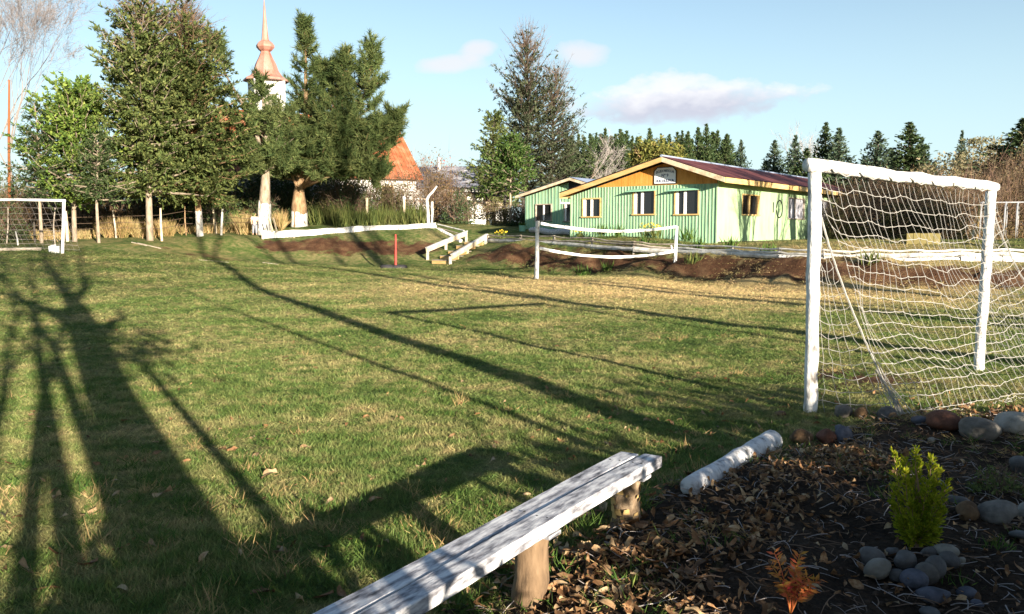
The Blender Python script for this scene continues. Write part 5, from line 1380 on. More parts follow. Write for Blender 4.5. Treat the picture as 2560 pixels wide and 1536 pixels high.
PROTO = []
for i, (H, rm, n) in enumerate(((13.0, 2.0, 330), (13.5, 1.75, 300), (12.0, 2.3, 330))):
    g, g2 = far_conifer(H, rm, n, None, i); PROTO.append((g, g2))
GRP = 'plantation conifers behind the green house'; LAB = 'one of the narrow conifers in the dense plantation row behind the green house'
protos = []


def put_far(i, px, Y, top, lab, grp, m_='fargreen', name='plantation_conifer', wid=1.0):
    p = gp(px, Y); H = at(px, top, Y)[2] - p[2]; H0 = (13.0, 13.5, 12.0)[i]; f = H / H0
    key = (i, m_)
    for k, o in protos:
        if k == key: return copy_tree(o, p, R.random() * 6.28, (f * wid, f * wid, f), lab, grp)
    o = thing(name, lab, 'tree', p, grp, R.random() * 6.28); o.scale = (f * wid, f * wid, f)
    part('crown', PROTO[i][0].mesh('crown'), M[m_], o, local=True); part('trunk', PROTO[i][1].mesh('trunk'), M['barkdark'], o, local=True); protos.append((key, o)); return o


xsP = [1418, 1446, 1470, 1492, 1512, 1534, 1556, 1580, 1600, 1622, 1648, 1672, 1698, 1716, 1738, 1764, 1790, 1812, 1432, 1482, 1524, 1568, 1610, 1660, 1708, 1750, 1800, 1424, 1458, 1502, 1545, 1590, 1636, 1685, 1728, 1772, 1820]
topsP = [345, 338, 332, 340, 330, 336, 328, 334, 340, 330, 338, 334, 325, 336, 328, 324, 336, 345, 350, 345, 342, 338, 345, 342, 335, 338, 348, 348, 340, 346, 338, 342, 350, 340, 344, 342, 352]
for k, (px, tp) in enumerate(zip(xsP, topsP)):
    put_far(k % 3, px, 108 + (k * 7) % 13 + (8 if k >= 18 else 0), tp + R.integers(-12, 9), LAB, GRP, wid=1.15 if k < 18 else 1.7)
put_far(2, 1846, 112, 352, 'conifer with an open crown at the right end of the plantation row', None, 'fargrn2', wid=1.0)
SING = [(0, 1932, 104, 352, 'fargrn2', 'pointed conifer just right of the plantation, over the roof ridge', 1.4), (2, 1905, 108, 405, 'fargrn2', 'low conifer left of the pointed one, over the roof ridge', 1.5), (1, 1985, 98, 340, 'fargrn2', 'narrow spindly conifer left of the goal post', 1.25), (0, 2012, 88, 372, 'fargreen', 'rounded green conifer just left of the top of the goal post', 1.9), (0, 2060, 96, 308, 'darkp', 'tallest pointed conifer above the near goal post', 1.35), (1, 2092, 94, 322, 'fargrn2', 'conifer with open branches just right of the tallest one', 1.5),
        (2, 2182, 92, 330, 'fargrn2', 'ragged conifer above the middle of the crossbar', 1.55), (2, 2216, 96, 372, 'fargrn2', 'short dark conifer between the ragged one and the broad one', 1.5), (0, 2268, 92, 308, 'fargreen', 'broad dense conifer above the crossbar', 1.9), (1, 2298, 95, 345, 'fargrn2', 'conifer leaning out right of the broad one', 1.6), (1, 2396, 92, 328, 'fargrn2', 'thin spire of a conifer among the pale airy trees', .8), (2, 2150, 96, 398, 'fargrn2', 'low bluish conifer left of the ragged one', 1.6), (0, 2536, 58, 298, 'darkp', 'big dark conifer at the right edge of the picture', 2.7), (2, 2605, 58, 290, 'darkp', 'dark conifer cut by the right edge of the picture', 2.4), (0, 2500, 62, 372, 'fargreen', 'dark green conifer left of the big one at the right edge', 2.2)]
for i, px, Y, tp, m_, lab, wd_ in SING: put_far(i, px, Y, tp, lab, 'single conifers on the skyline', m_, 'skyline_conifer', wd_ * 1.2)


def airy_tree(name, label, px, Y, top, rx, m_, n, group=None, clumps=26):
    p = gp(px, Y); H = at(px, top, Y)[2] - p[2]; root = bare_tree(name, label, p, H * .95, .16, M['barkpale'], .34, 3, .45, nb=3, group=group, mt=M['twigpale'])
    g = G(); c = R.normal(size=(clumps, 3)) * (rx * .45, rx * .45, H * .17) + (0, 0, H * .68); c[0] = (0, 0, H * .95); idx = R.integers(0, clumps, n); q = c[idx] + R.normal(size=(n, 3)) * (.55, .55, .42)
    q[:, 2] = np.minimum(q[:, 2], H); g.leaves(q, R.normal(size=(n, 3)) + (0, 0, -.3), .38, .15); part('crown', g, M[m_], root, local=True); return root


airy_tree('airy_tree', 'pale olive airy tree above the right part of the crossbar', 2355, 80, 385, 2.6, 'airy', 1700)
airy_tree('airy_tree', 'pale airy tree with a lumpy rounded crown behind the thin spire', 2425, 82, 352, 2.6, 'airy', 1800)
airy_tree('airy_tree', 'narrow pale brown tree left of the big dark conifer', 2476, 84, 345, 1.2, 'airy', 1100, clumps=16)
airy_tree('airy_tree', 'tall brownish tree at the right edge of the picture', 2585, 55, 330, 1.6, 'airy', 900)
bare_tree('bare_tree', 'pale leafless tree between the skyline conifers', gp(2022, 104), 14.0, .14, M['barkpale'], .32, 5, .45, mt=M['twigpale'])
# yellow green leafy crown over the ridge of the green house
p = gp(1640, 76); H = at(1640, 352, 76)[2] - p[2]
root = bare_tree('broadleaf_tree', 'yellow green and brown leafy tree right above the ridge of the green house', p, H * .9, .18, M['barkbrown'], .42, 3, .5)
g = G(); n = 3600; c = nrmz(R.normal(size=(46, 3))) * (1.9, 1.7, 1.05) + (0, 0, H - 1.5); q = c[R.integers(0, 46, n)] + R.normal(size=(n, 3)) * .36; g.leaves(q, R.normal(size=(n, 3)) + (0, 0, -.5), .42, .13); part('crown', g, M['yellowgreen'], root, local=True)

# --- thickets and shrubs
SH = [('shrub', 'brown green thicket right of the big pine, its left clump', 850, 50.5, 1.7, 1.3, 2.7, 2300, 'browngreen'), ('shrub', 'tall brown thicket clump before the white church wall', 935, 52, 2.0, 1.4, 3.0, 2600, 'browngreen'), ('shrub', 'brown thicket clump between the two fence posts', 985, 50.5, 1.5, 1.2, 2.6, 1900, 'browngreen'), ('shrub', 'big round bare brown shrub under the corner of the rusty roof', 1062, 52.5, 2.0, 1.6, 3.9, 2600, 'brown'), ('shrub', 'brown shrub right of the round bare one, before the grey roof', 1112, 53.5, 1.4, 1.3, 3.4, 1700, 'brown'),
      ('shrub', 'dark green bush with pale stems behind the board fence corner', 1152, 50.5, 1.0, .9, 1.75, 1900, 'darkp'), ('shrub', 'low dark bush left of the rail fence post', 1238, 51.5, 1.25, .9, 1.35, 1700, 'browngreen'), ('shrub', 'dark low shrub right of the small bright conifer trunk', 1300, 51, .7, .7, 1.2, 900, 'darkp'), ('shrub', 'green bush between the big pine and the thicket', 890, 49.5, 1.2, 1.0, 2.2, 1800, 'conif'),
      ('shrub', 'dark undergrowth behind the pine with the left branch', 620, 50, 1.8, 1.2, 2.2, 2000, 'darkp'), ('shrub', 'dark undergrowth behind the pollarded pine', 715, 52, 2.0, 1.2, 2.6, 2200, 'darkp'), ('shrub', 'dark undergrowth behind the whitewashed stump', 520, 49, 2.2, 1.2, 2.2, 2200, 'darkp'), ('shrub', 'dark undergrowth behind the tallest tree', 400, 48, 2.2, 1.2, 2.1, 2200, 'darkp'), ('shrub', 'brown undergrowth behind the slim conifer trunk', 290, 47, 2.2, 1.2, 2.0, 1900, 'brown'),
      ('shrub', 'brown undergrowth behind the post of the small goal', 180, 46, 2.2, 1.2, 1.9, 1900, 'brown'), ('shrub', 'brown undergrowth behind the small goal', 80, 46, 2.2, 1.2, 2.2, 1900, 'brown'), ('shrub', 'dark green young conifer bush inside the small goal at the left edge', 10, 39.5, 1.0, .9, 2.1, 1700, 'conif'), ('shrub', 'pale green shrub beside the lower part of the rusty pole', 48, 47, 1.2, 1.0, 3.0, 1400, 'browngreen')]
for nm, lab, px, Y, rx, ry, h, n, m_ in SH: shrub(nm, lab, gp(px, Y), rx, ry, h, int(n * (2.2 if 'undergrowth' in lab else 1.3)), M[m_], ll=.15 if 'undergrowth' in lab else .13, lw=.07 if 'undergrowth' in lab else .06, twigs=150, tw=.022)
RS = [(2095, 49, 1.8, 2.9), (2140, 47, 2.0, 3.2), (2190, 48, 2.2, 3.4), (2235, 46, 2.0, 3.1), (2285, 47, 2.2, 3.4), (2335, 46, 2.1, 3.2), (2385, 48, 2.2, 3.4), (2440, 50, 2.3, 3.7), (2500, 52, 2.6, 4.4), (2550, 52, 2.6, 4.8), (2600, 52, 2.6, 4.8), (2120, 43, 1.3, 2.2), (2350, 42, 1.4, 2.3), (2260, 43, 1.3, 2.3)]
where = ['at the far end of the green house', 'seen through the left part of the goal net', 'seen through the net, second from the house', 'seen through the middle of the net, behind the grey stake', 'seen through the net right of its middle', 'seen through the right part of the net', 'left of the orange stake', 'right behind the orange stake', 'behind the first tunnel hoops', 'behind the tunnel hoops at the right edge', 'cut by the right edge of the picture', 'low in front of the thicket beside the house', 'low in front of the thicket left of the stakes', 'low in front of the thicket at the dark gap']
for (px, Y, r_, h), w_ in zip(RS, where):
    shrub('bare_shrub', ('tall ' if h > 4 else '') + 'brown bare shrub ' + w_, gp(px, Y), r_, r_ * .8, h, 2600, M['brown' if h > 2.5 else 'browngreen'], ll=.15, lw=.05, twigs=230, group='brown shrubs behind the goal', tw=.024, mt='twig')
n = 15000; px = R.uniform(-60, 905, n); Y = R.uniform(50.5, 56, n); x = (px - 1280) / F_PX * Y; hz_ = 1.6 + 2.6 * vnoise(x, Y * 2, 1.7, 31); zz = ground_z(x, Y) + hz_ * R.random(n) ** .8
g = G(); g.leaves(np.c_[x, Y, zz], R.normal(size=(n, 3)) + (0, 0, .4), .26 * (.6 + .8 * R.random(n)), .12); k = 2600; g.spikes(np.c_[x[:k], Y[:k], ground_z(x[:k], Y[:k])], np.c_[R.normal(size=(k, 2)) * .3, np.ones(k)], hz_[:k], .04)
solo('thicket', g, M['darkp'], 'dark thicket of undergrowth behind the row of trees at the left', None, None, 'stuff', loc=(-20, 53, 1.5))
# dry grass under the trees and the green reeds at the bank, each too dense to count
def blades(g, P, h, w, lean=.45):
    n = len(P); d = np.c_[R.normal(size=(n, 2)) * lean, np.ones(n)]; g.spikes(P, d, h, w)


def strip(pxa, pxb, Ya, Yb, n, clump=None):
    t = R.random(n) if clump is None else np.clip(R.choice(R.random(clump), n) + R.normal(size=n) * .035, 0, 1); px = pxa + (pxb - pxa) * t; Y = Ya + (Yb - Ya) * t + R.normal(size=n) * .55; x = (px - 1280) / F_PX * Y; return np.c_[x, Y, ground_z(x, Y) - .03]


g = G()
for (a, b, ya, yb, n, cl, h) in ((60, 255, 40.5, 42.5, 1300, 24, .5), (265, 345, 42.3, 43.0, 2400, 9, 1.05), (345, 455, 42.8, 43.8, 1900, 12, .85), (455, 600, 44, 46.2, 1100, 12, .55), (598, 645, 45.6, 46.2, 1000, 4, 1.25), (698, 722, 47.6, 48.0, 500, 3, 1.05)):
    P_ = strip(a, b, ya, yb, n, cl); blades(g, P_, h * (.55 + .6 * R.random(n)), .035)
solo('dry_grass', g, M['drygrass'], 'tall dry straw coloured grass under the trees along the wire fence', None, None, 'stuff', loc=(-15, 43, 1))
g = G(); P_ = strip(838, 1062, 47.3, 49.0, 2600, 90); blades(g, P_, .75 * (.5 + .7 * R.random(len(P_))), .06, .25); P_ = strip(780, 1062, 48.6, 49.8, 1600, 70); blades(g, P_, 1.15 * (.5 + .7 * R.random(len(P_))), .05, .25)
solo('iris_bed', g, M['reed'], 'band of upright green iris leaves behind the board fence', None, None, 'stuff', loc=(-7, 48, 2))
# clumps of daffodil leaves on the bank and before the house
CL = [(1455, 32.4, .55, 'clump of green leaves on the bank behind the left post of the white frame', 0), (1516, 32.8, .45, 'clump of green leaves on the bank right of the middle of the lower band', 0), (1608, 33.6, .45, 'small green clump on the bank under the lower band', 0), (1736, 30.0, .5, 'pale green tall plant on the bank right of the white frame', 0), (1748, 31.4, .55, 'green clump at the log fence right of the white frame', 0), (1828, 30.2, .5, 'green clump leaning on the log fence below the corner of the house', 0), (1920, 28.4, .45, 'dark green clump on the bank left of the near goal post', 0), (2190, 25.0, .55, 'bright green clump at the log fence seen through the net', 0),
      (1640, 35.3, .62, 'yellow flowering clump before the front wall of the green house', 5), (1613, 35.6, .6, 'green leaf clump left of the yellow flowers at the house wall', 4), (1500, 37.2, .6, 'bluish leaf clump at the foot of the house wall, left', 0), (1545, 36.5, .62, 'tall leaf clump at the foot of the house wall below the second window', 0), (1722, 34.9, .65, 'tall leaf clump at the house wall below the third window', 0), (1252, 43.0, .5, 'yellow green clump at the start of the log fence by the steps', 4), (1450, 38.3, .35, 'low yellow flowering clump at the left corner of the house', 3)]
for px, Y, h, lab, fl in CL:
    p = gp(px, Y); o = thing('leaf_clump', lab, 'plant', p, 'leaf clumps by the log fence'); n = 46; g = G(); q = R.normal(size=(n, 3)) * (.12, .10, 0); g.leaves(q, np.c_[R.normal(size=(n, 2)) * .33, np.ones(n)], h * (.6 + .6 * R.random(n)), .045); part('leaves', g, M['reed' if fl or px in (1736, 2190) else 'weed'], o, local=True)
    if fl:
        g = G(); q = np.c_[R.normal(size=(fl * 6, 2)) * .16, h * (.75 + .3 * R.random(fl * 6))]; g.leaves(q, R.normal(size=(fl * 6, 3)), .085, .07); part('flowers', g, M['flower'], o, local=True)

# --- trees and shrubs behind and beside the camera; their shadows fall across the picture
def back(px, py, t): q = onz(px, py); q = q + np.array([SUN[0], SUN[1], 0]) * t; return np.array([q[0], q[1], gz(q[0], q[1])])


GB = 'trees standing behind the photographer'
bare_tree('bare_tree', 'tall bare tree whose straight trunk shadow crosses the lawn past the bench', back(1735, 1135, 8.0), 17.0, .20, M['barkgrey'], .55, 4, .32, (-.01, 0), group=GB, nb=3)
o = thing('sapling_pole', 'thin straight sapling whose narrow shadow runs beside the trunk shadow', 'tree', back(1470, 1112, 7.0), GB); g = G(); g.tube([(0, 0, -.2), (-.05, 0, 2), (-.28, 0, 4.4), (-.40, .1, 6.4)], [.055, .05, .035, .02], 6); part('trunk', g, M['barkgrey'], o, local=True)
# big forked tree: trunk, two heavy limbs
p = back(345, 1105, 10.0); o = thing('forked_tree', 'thick forked tree whose broad shadow lies over the left of the lawn', 'tree', p, GB)
g = G(); sx = np.array([SUN[1], -SUN[0], 0])          # sideways as seen along the sun
def loc(side, h): return sx * side + Zd * h
g.tube([loc(0, -.2), loc(-.02, 1.2), loc(.05, 2.6), loc(-.02, 3.9)], [.27, .24, .24, .28], 9)
g.tube([loc(-.05, 3.7), loc(.38, 4.6), loc(.75, 5.0), loc(1.1, 5.6), loc(1.7, 6.0)], [.20, .16, .13, .10, .06], 7)
g.tube([loc(0, 3.7), loc(-.05, 4.8), loc(.1, 6.2), loc(.4, 8.2), loc(.5, 10.5)], [.26, .20, .15, .10, .05], 7)
g.tube([loc(.02, 5.0), loc(-.5, 6.2), loc(-.6, 7.8), loc(-1.0, 10)], [.15, .12, .08, .04], 6)
g.tube([loc(-.1, 3.6), loc(-.5, 4.1), loc(-.7, 4.2), loc(-.72, 4.6)], [.13, .10, .07, .04], 6)
part('trunk', g, M['barkgrey'], o, local=True)
g = G()
for _ in range(26):
    a = loc(R.normal() * .8, 5.5 + R.random() * 4.5); d = unit(np.array([R.normal(), R.normal() * .5, .7])); g.tube([a, a + d * .8, a + unit(d + R.normal(size=3) * .3) * 1.8], [.035, .025, .01], 4)
part('limbs', g, M['barkgrey'], o, local=True)
p = back(672, 1310, 6.2); o = thing('young_tree', 'young tree with a small leafy top, its thin shadow ending on the lawn', 'tree', p, GB); g = G(); g.tube([(0, 0, -.1), (.03, 0, 1.3), (-.02, 0, 2.9)], [.065, .055, .035], 6); part('trunk', g, M['barkgrey'], o, local=True)
g = G(); n = 420; q = R.normal(size=(n, 3)) * (.33, .3, .30) + (0, 0, 3.05); g.leaves(q, R.normal(size=(n, 3)), .16, .08); part('crown', g, M['olive'], o, local=True)
bare_tree('bare_tree', 'bare tree casting the shadow at the lower left corner', back(-60, 1330, 9.0), 11.0, .075, M['barkgrey'], .5, 4, .35, group=GB)
for (px, py, t, H, r0, ln, lab) in ((20, 1300, 8.0, 13, .065, -.02, 'slim bare tree behind the photographer, left of the forked one'), (500, 1470, 6.5, 12, .085, .015, 'slim bare tree behind the photographer, right of the forked one'), (250, 1500, 7.5, 13, .09, .0, 'thin bare tree behind the photographer, beside the forked one'), (1742, 799, 15, 17, .23, .02, 'bare tree right of the goal whose long shadow passes behind the near post'), (2012, 768, 15, 17, .17, .0, 'thin bare tree right of the goal, second shadow behind the near post'), (2012, 744, 16, 16, .17, 0, 'thin bare tree right of the goal, third shadow behind the near post'), (2480, 800, 10, 15, .16, 0, 'bare tree right of the goal whose shadow crosses behind the net'), (2480, 740, 14, 15, .2, 0, 'bare tree right of the goal whose shadow runs along the foot of the bank')):
    bare_tree('bare_tree', lab, back(px, py, t), H, r0, M['barkgrey'], .5, 4, .30, (ln, 0), group=GB, twig=False)
# trees whose trunks dapple the long wall of the house
for (w_, t, H, r0, dep, lab) in ((1.5, 17, 10, .30, 4, 'bare tree whose forked shadow falls on the near end of the side wall'), (3.5, 16, 10, .24, 4, 'slim bare tree shading the side wall left of its first window'), (7.0, 17, 10, .20, 5, 'bare tree shading the side wall by its hoop'), (10.0, 17, 11, .42, 5, 'thick bare tree shading the side wall at its second window'), (12.6, 17, 11, .42, 5, 'bare tree shading the far end of the side wall'), (16, 20, 11, .42, 4, 'bare tree shading the last stretch of the side wall')):
    q = H1.P(-.05, w_, 0) + SUN * t; bare_tree('bare_tree', lab, (q[0], q[1], gz(q[0], q[1])), H, r0, M['barkgrey'], .33, dep, .42, group=GB)
for w_, t_, h_, r_, lab in ((11.2, 20, 7.2, 1.2, 'bushy evergreen beside the field shading the side wall at its second window'), (13.6, 21, 8.4, 1.9, 'tall bushy evergreen beside the field shading the far half of the side wall'), (17.0, 22, 8.6, 2.2, 'tall bushy evergreen beside the field shading the far end of the side wall')):
    q = H1.P(-.05, w_, 0) + SUN * t_; shrub('evergreen_tree', lab, (q[0], q[1], gz(q[0], q[1])), r_, r_, h_, int(1500 * r_ * r_), M['olive'], .22, .12, 120, group=GB, cat='tree')
# garden shrubs at the photographer's right dapple the bed; left ones are added, unseen, to darken the near lawn
for (px, py, t, rx, h, n, lab) in ((2250, 1180, 5.2, .85, 1.45, 1150, 'evergreen garden shrub shading the bed behind the fallen log'), (1960, 1300, 5.0, .70, 1.15, 760, 'evergreen garden shrub shading the middle of the bed'), (2500, 1130, 5.6, .95, 1.55, 1250, 'evergreen garden shrub shading the right stones'), (2100, 1500, 3.6, .75, 1.05, 900, 'low evergreen shrub just right of the photographer'), (2500, 1420, 3.8, .7, .74, 800, 'low evergreen shrub shading the ring of stones'), (1830, 1450, 4.6, .6, .70, 420, 'loose garden shrub right behind the photographer'),
                                    (1690, 1165, 6.6, .55, 1.25, 620, 'slender garden shrub shading the log'), (560, 1400, 5.0, .55, 1.05, 260, 'added loose shrub behind the photographer thinning the light on the near lawn'), (150, 1380, 5.2, .6, 1.1, 240, 'added loose shrub behind the photographer shading the far left'), (720, 1480, 4.2, .85, .95, 1300, 'added shrub behind the photographer shading the near lawn'), (120, 1500, 3.8, .55, .75, 380, 'second added shrub behind the photographer shading the left corner')):
    shrub('garden_shrub', lab, back(px, py, t), rx * (1.15 if px > 1600 else 1), rx * .9, h * (1.12 if px > 1600 else 1), int(n * (3.6 if px > 1600 else 2.4)), M['olive'], .13, .085, 110, group='garden shrubs behind the photographer')

# ------------------------------------------------------------------ stones
def pebble(rx, ry, rz_, seed, ang_=0.0):
    g = G(); nu, nv = 16, 10; rr = np.random.default_rng(seed); k = rr.normal(size=(5, 3)); ph = rr.random(5) * 6.28; V = []
    for i in range(nv + 1):
        th = math.pi * i / nv
        for j in range(nu):
            f = 2 * math.pi * j / nu; d = np.array([math.sin(th) * math.cos(f), math.sin(th) * math.sin(f), math.cos(th)]); r_ = 1 + sum(.062 * math.sin(2.0 * (k[q] @ d) + ph[q]) for q in range(5))
            if ang_: r_ *= 1 - ang_ * (.5 + .5 * math.sin(5 * (k[0] @ d) + ph[1])) * .5
            V.append(d * r_ * (rx, ry, rz_))
    Q = [(i * nu + j, (i + 1) * nu + j, (i + 1) * nu + (j + 1) % nu, i * nu + (j + 1) % nu) for i in range(nv) for j in range(nu)]; g.add(V, Q); return g


STN = [(2108, 1046, 44, 40, 'stone', 0, 'pale grey stone beside the foot of the near goal post'), (2155, 1049, 40, 38, 'stonebrown', .2, 'small brown stone right of the pale one at the goal post'), (2222, 1050, 50, 36, 'stonedark', 0, 'dark stone under the bunched corner of the net'), (2006, 1112, 62, 44, 'stonebrown', .3, 'brown wedge shaped stone behind the end of the fallen log'), (2070, 1112, 56, 44, 'stonered', .5, 'rough red brown stone left of the slate topped one'), (2110, 1105, 46, 50, 'slate', .5, 'broken stone with a flat bluish face behind the bed'), (2304, 1062, 44, 22, 'slate', .3, 'small flat blue stone before the bottom of the net'), (2366, 1074, 88, 46, 'stonered', .1, 'red brown stone lying at the bottom of the net'), (2456, 1098, 96, 62, 'stone', 0, 'big rounded grey brown stone right of the red brown one'), (2540, 1083, 92, 60, 'stonepale', 0, 'big pale rounded stone at the right edge by the net'),
       (2560, 1182, 60, 50, 'stonedark', 0, 'bluish stone cut by the right edge in the dark soil'), (2400, 1262, 64, 20, 'stonedark', 0, 'flat dark stone behind the two toned one'), (2424, 1300, 66, 52, 'stonebrown', 0, 'ochre stone left of the big brown grey one'), (2500, 1308, 90, 58, 'stone', .05, 'big brown grey stone at the right behind the ring'), (2566, 1300, 46, 48, 'stonepale', 0, 'pale stone at the right edge beside the big brown grey one'), (2555, 1348, 62, 22, 'stonedark', .1, 'flat dark stone at the right edge below the pale one'),
       (2184, 1412, 64, 50, 'stonedark', 0, 'dark stone at the left rear of the ring round the little cypress'), (2198, 1446, 66, 60, 'stonepale', 0, 'largest pale stone at the left of the ring'), (2266, 1422, 54, 48, 'stonedark', 0, 'round dark stone at the front of the ring, left'), (2246, 1455, 44, 38, 'stonedark', 0, 'small bluish stone beside the largest pale one'), (2292, 1472, 66, 50, 'slate', .1, 'angular bluish stone at the very front of the ring'), (2320, 1453, 60, 50, 'stone', 0, 'grey stone at the front right of the ring'), (2342, 1436, 56, 52, 'stonedark', 0, 'long slanting stone at the right of the ring'), (2378, 1420, 52, 46, 'stonedark', 0, 'dark rounded stone at the right end of the ring'), (2368, 1392, 58, 32, 'stonepale', 0, 'pale flat stone at the right rear of the ring'), (2406, 1416, 22, 26, 'stonepale', .1, 'small white stone at the right end of the ring'), (2328, 1392, 46, 26, 'stonedark', 0, 'low dark stone at the rear of the ring'), (2236, 1392, 34, 26, 'stonedark', 0, 'small dark stone at the left rear of the ring by the stem'),
       (2340, 1505, 84, 38, 'slate', .15, 'flat bluish slab in front of the ring'), (2422, 1495, 54, 26, 'slate', .1, 'flat slate stone right of the bluish slab'), (2446, 1520, 34, 20, 'slate', .1, 'small slate chip at the bottom right'), (2330, 1545, 60, 26, 'stonedark', .1, 'dark slab cut by the bottom edge'), (2330, 1108, 20, 14, 'stonepale', .1, 'tiny pale pebble under the blue stone'), (1950, 1042, 34, 14, 'stonebrown', .1, 'small flat brown stone on the lawn left of the goal post')]
for k, (px, py, w_, h_, m_, an, lab) in enumerate(STN):
    q = onz(px, py - 2); z = gz(q[0], q[1]); q = onz(px, py - 2, z); mpp = q[1] / F_PX; rx = w_ * mpp / 2; rz_ = h_ * mpp / 2 * 1.05
    g = pebble(rx, rx * (.75 + .3 * R.random()), rz_, 50 + k, an); me = g.mesh('stone', smooth=True); me.materials.append(M[m_]); o = bpy.data.objects.new('stone', me); COL.objects.link(o)
    o.location = (q[0], q[1] + rx * .35, z + rz_ * .58); o.rotation_euler = ((R.random() - .5) * .4, (R.random() - .5) * .3 + (.4 if w_ > 50 and k > 20 and k < 24 else 0), R.random() * .8 - .4)
    tag(o, lab, 'stone', 'stones ringed round the little cypress' if 16 <= k <= 27 else 'stones in the garden bed'); ORIG[o.name] = np.array(o.location)

# ------------------------------------------------------------------ garden plants
q = onz(2290, 1398); q[2] = gz(q[0], q[1]); cyp = thing('cypress_seedling', 'little golden green cypress inside the ring of stones', 'plant', q)
mp_px = q[1] / F_PX; Hc = 255 * mp_px; g = G(); g.tube([(0, 0, -.02), (0.01, 0, Hc * .45), (-.02, 0, Hc * .8)], [.012, .008, .004], 5); part('stem', g, M['barkbrown'], cyp, local=True)
gs = G(); gf = G(); tips_ = [(-.13, .0, .97), (-.015, .02, 1.0), (.045, -.02, .93), (.105, .03, .78), (.125, -.02, .70), (-.09, -.03, .80), (-.05, .04, .88), (.02, .05, .85), (.07, .02, .66), (-.11, .02, .60), (.0, -.06, .72), (.05, -.05, .55), (-.06, -.05, .5), (.06, .06, .5), (-.1, .05, .42), (.1, -.03, .42), (0, .08, .6), (.03, -.07, .36), (-.05, -.06, .32), (.07, .05, .3), (.06, -.05, .22), (-.06, .04, .22), (-.05, -.05, .18), (.05, .04, .18), (0, -.06, .26), (.08, 0, .26), (-.08, 0, .28)]
for tx_, ty_, tz_ in tips_:
    b0 = np.array([0, 0, Hc * tz_ * .22]); tip = np.array([tx_ * 1.0, ty_ * 1.2, Hc * tz_]); md = b0 * .5 + tip * .5 + (tx_ * .22, ty_ * .2, -.01); pl = np.array([b0, b0 * .7 + md * .3, md, tip * .6 + md * .4, tip]); gs.tube(pl, np.linspace(.004, .0015, 5), 3)
    n = 44; t = np.linspace(.12, .98, n); p_ = along(pl, t); d = nrmz(along(np.gradient(pl, axis=0), t)); sd_ = perp_rand(d); dd = d + sd_ * .8; Lt = .055 * (1.05 - t * .75) * (.7 + .6 * R.random(n))
    for f_ in np.linspace(.05, 1, 8): gf.leaves(p_ + nrmz(dd) * (Lt * f_)[:, None], dd + R.normal(size=(n, 3)) * .35, .022, .008)
part('limbs', gs, M['barkbrown'], cyp, local=True); part('foliage', gf, M['cypress'], cyp, local=True)
q = onz(1975, 1575); q[2] = gz(q[0], q[1]); nd = thing('nandina_bush', 'small orange red leafed bush at the bottom edge', 'plant', q); gs = G(); gf = G()
for k in range(17):
    az = R.random() * 6.28; ln = .03 + .13 * R.random(); hgt = .11 + .13 * R.random(); tip = np.array([ln * math.cos(az), ln * math.sin(az) * .7, hgt]); pl = np.array([(0, 0, 0), tip * (.3, .3, .5), tip * (.7, .7, .85), tip]); gs.tube(pl, .0022, 3)
    n = 15; t = np.linspace(.35, 1, n); p_ = along(pl, t); d = nrmz(along(np.gradient(pl, axis=0), t)); sd_ = nrmz(np.cross(d, [0.2, 1, .2])) * np.where(np.arange(n) % 2, 1, -1)[:, None]; gf.leaves(p_, d * .6 + sd_ + R.normal(size=(n, 3)) * .25, .030 + .012 * R.random(n), .011)
part('stems', gs, M['nandina'], nd, local=True); part('leaves', gf, M['nandina'], nd, local=True)
q = onz(2520, 1275); q[2] = gz(q[0], q[1]); shrub('low_shrub', 'low dark shrub behind the big brown grey stone', q + (0.02, .1, 0), .17, .14, .19, 700, M['olive'], .022, .012, 60, tw=.004)
# weeds: grass tufts at the bench legs and about the bed
WD = [(1590, 1290, .13, 70, 'grey green grass tuft at the right of the far bench stump'), (1470, 1330, .12, 70, 'bright grass tuft left of the far bench stump'), (1400, 1440, .09, 46, 'grass tuft under the middle of the bench'), (1150, 1500, .10, 50, 'grass tuft left of the near bench stump'), (1335, 1400, .07, 36, 'small grass tuft between the bench stumps'), (1880, 1190, .06, 30, 'small grass tuft at the side of the fallen log'), (2010, 1145, .08, 30, 'pale grass tuft behind the leaf heap'), (1790, 1420, .06, 26, 'small grass tuft in the dead leaves'), (1560, 1475, .07, 44, 'green tuft in the leaf litter at the bottom'), (1745, 1185, .06, 34, 'small bright weed left of the fallen log'), (2490, 1400, .07, 50, 'thin grass right of the ring of stones'), (2380, 1470, .05, 34, 'faint grass in front of the ring of stones'), (1690, 1240, .08, 30, 'grass at the lower end of the fallen log'), (2210, 1240, .05, 30, 'dark weed in the middle of the bed'), (1230, 1265, .06, 40, 'bright grass patch in the bench shadow')]
for px, py, h, n, lab in WD:
    q = onz(px, py); q[2] = gz(q[0], q[1]); o = thing('grass_tuft', lab, 'grass tuft', q, 'grass tufts round the bench and bed'); g = G(); pp = R.normal(size=(n, 3)) * (.05, .04, 0); g.leaves(pp, np.c_[R.normal(size=(n, 2)) * .6, np.ones(n)], h * (.5 + .8 * R.random(n)), .006); part('blades', g, M['weed'], o, local=True)

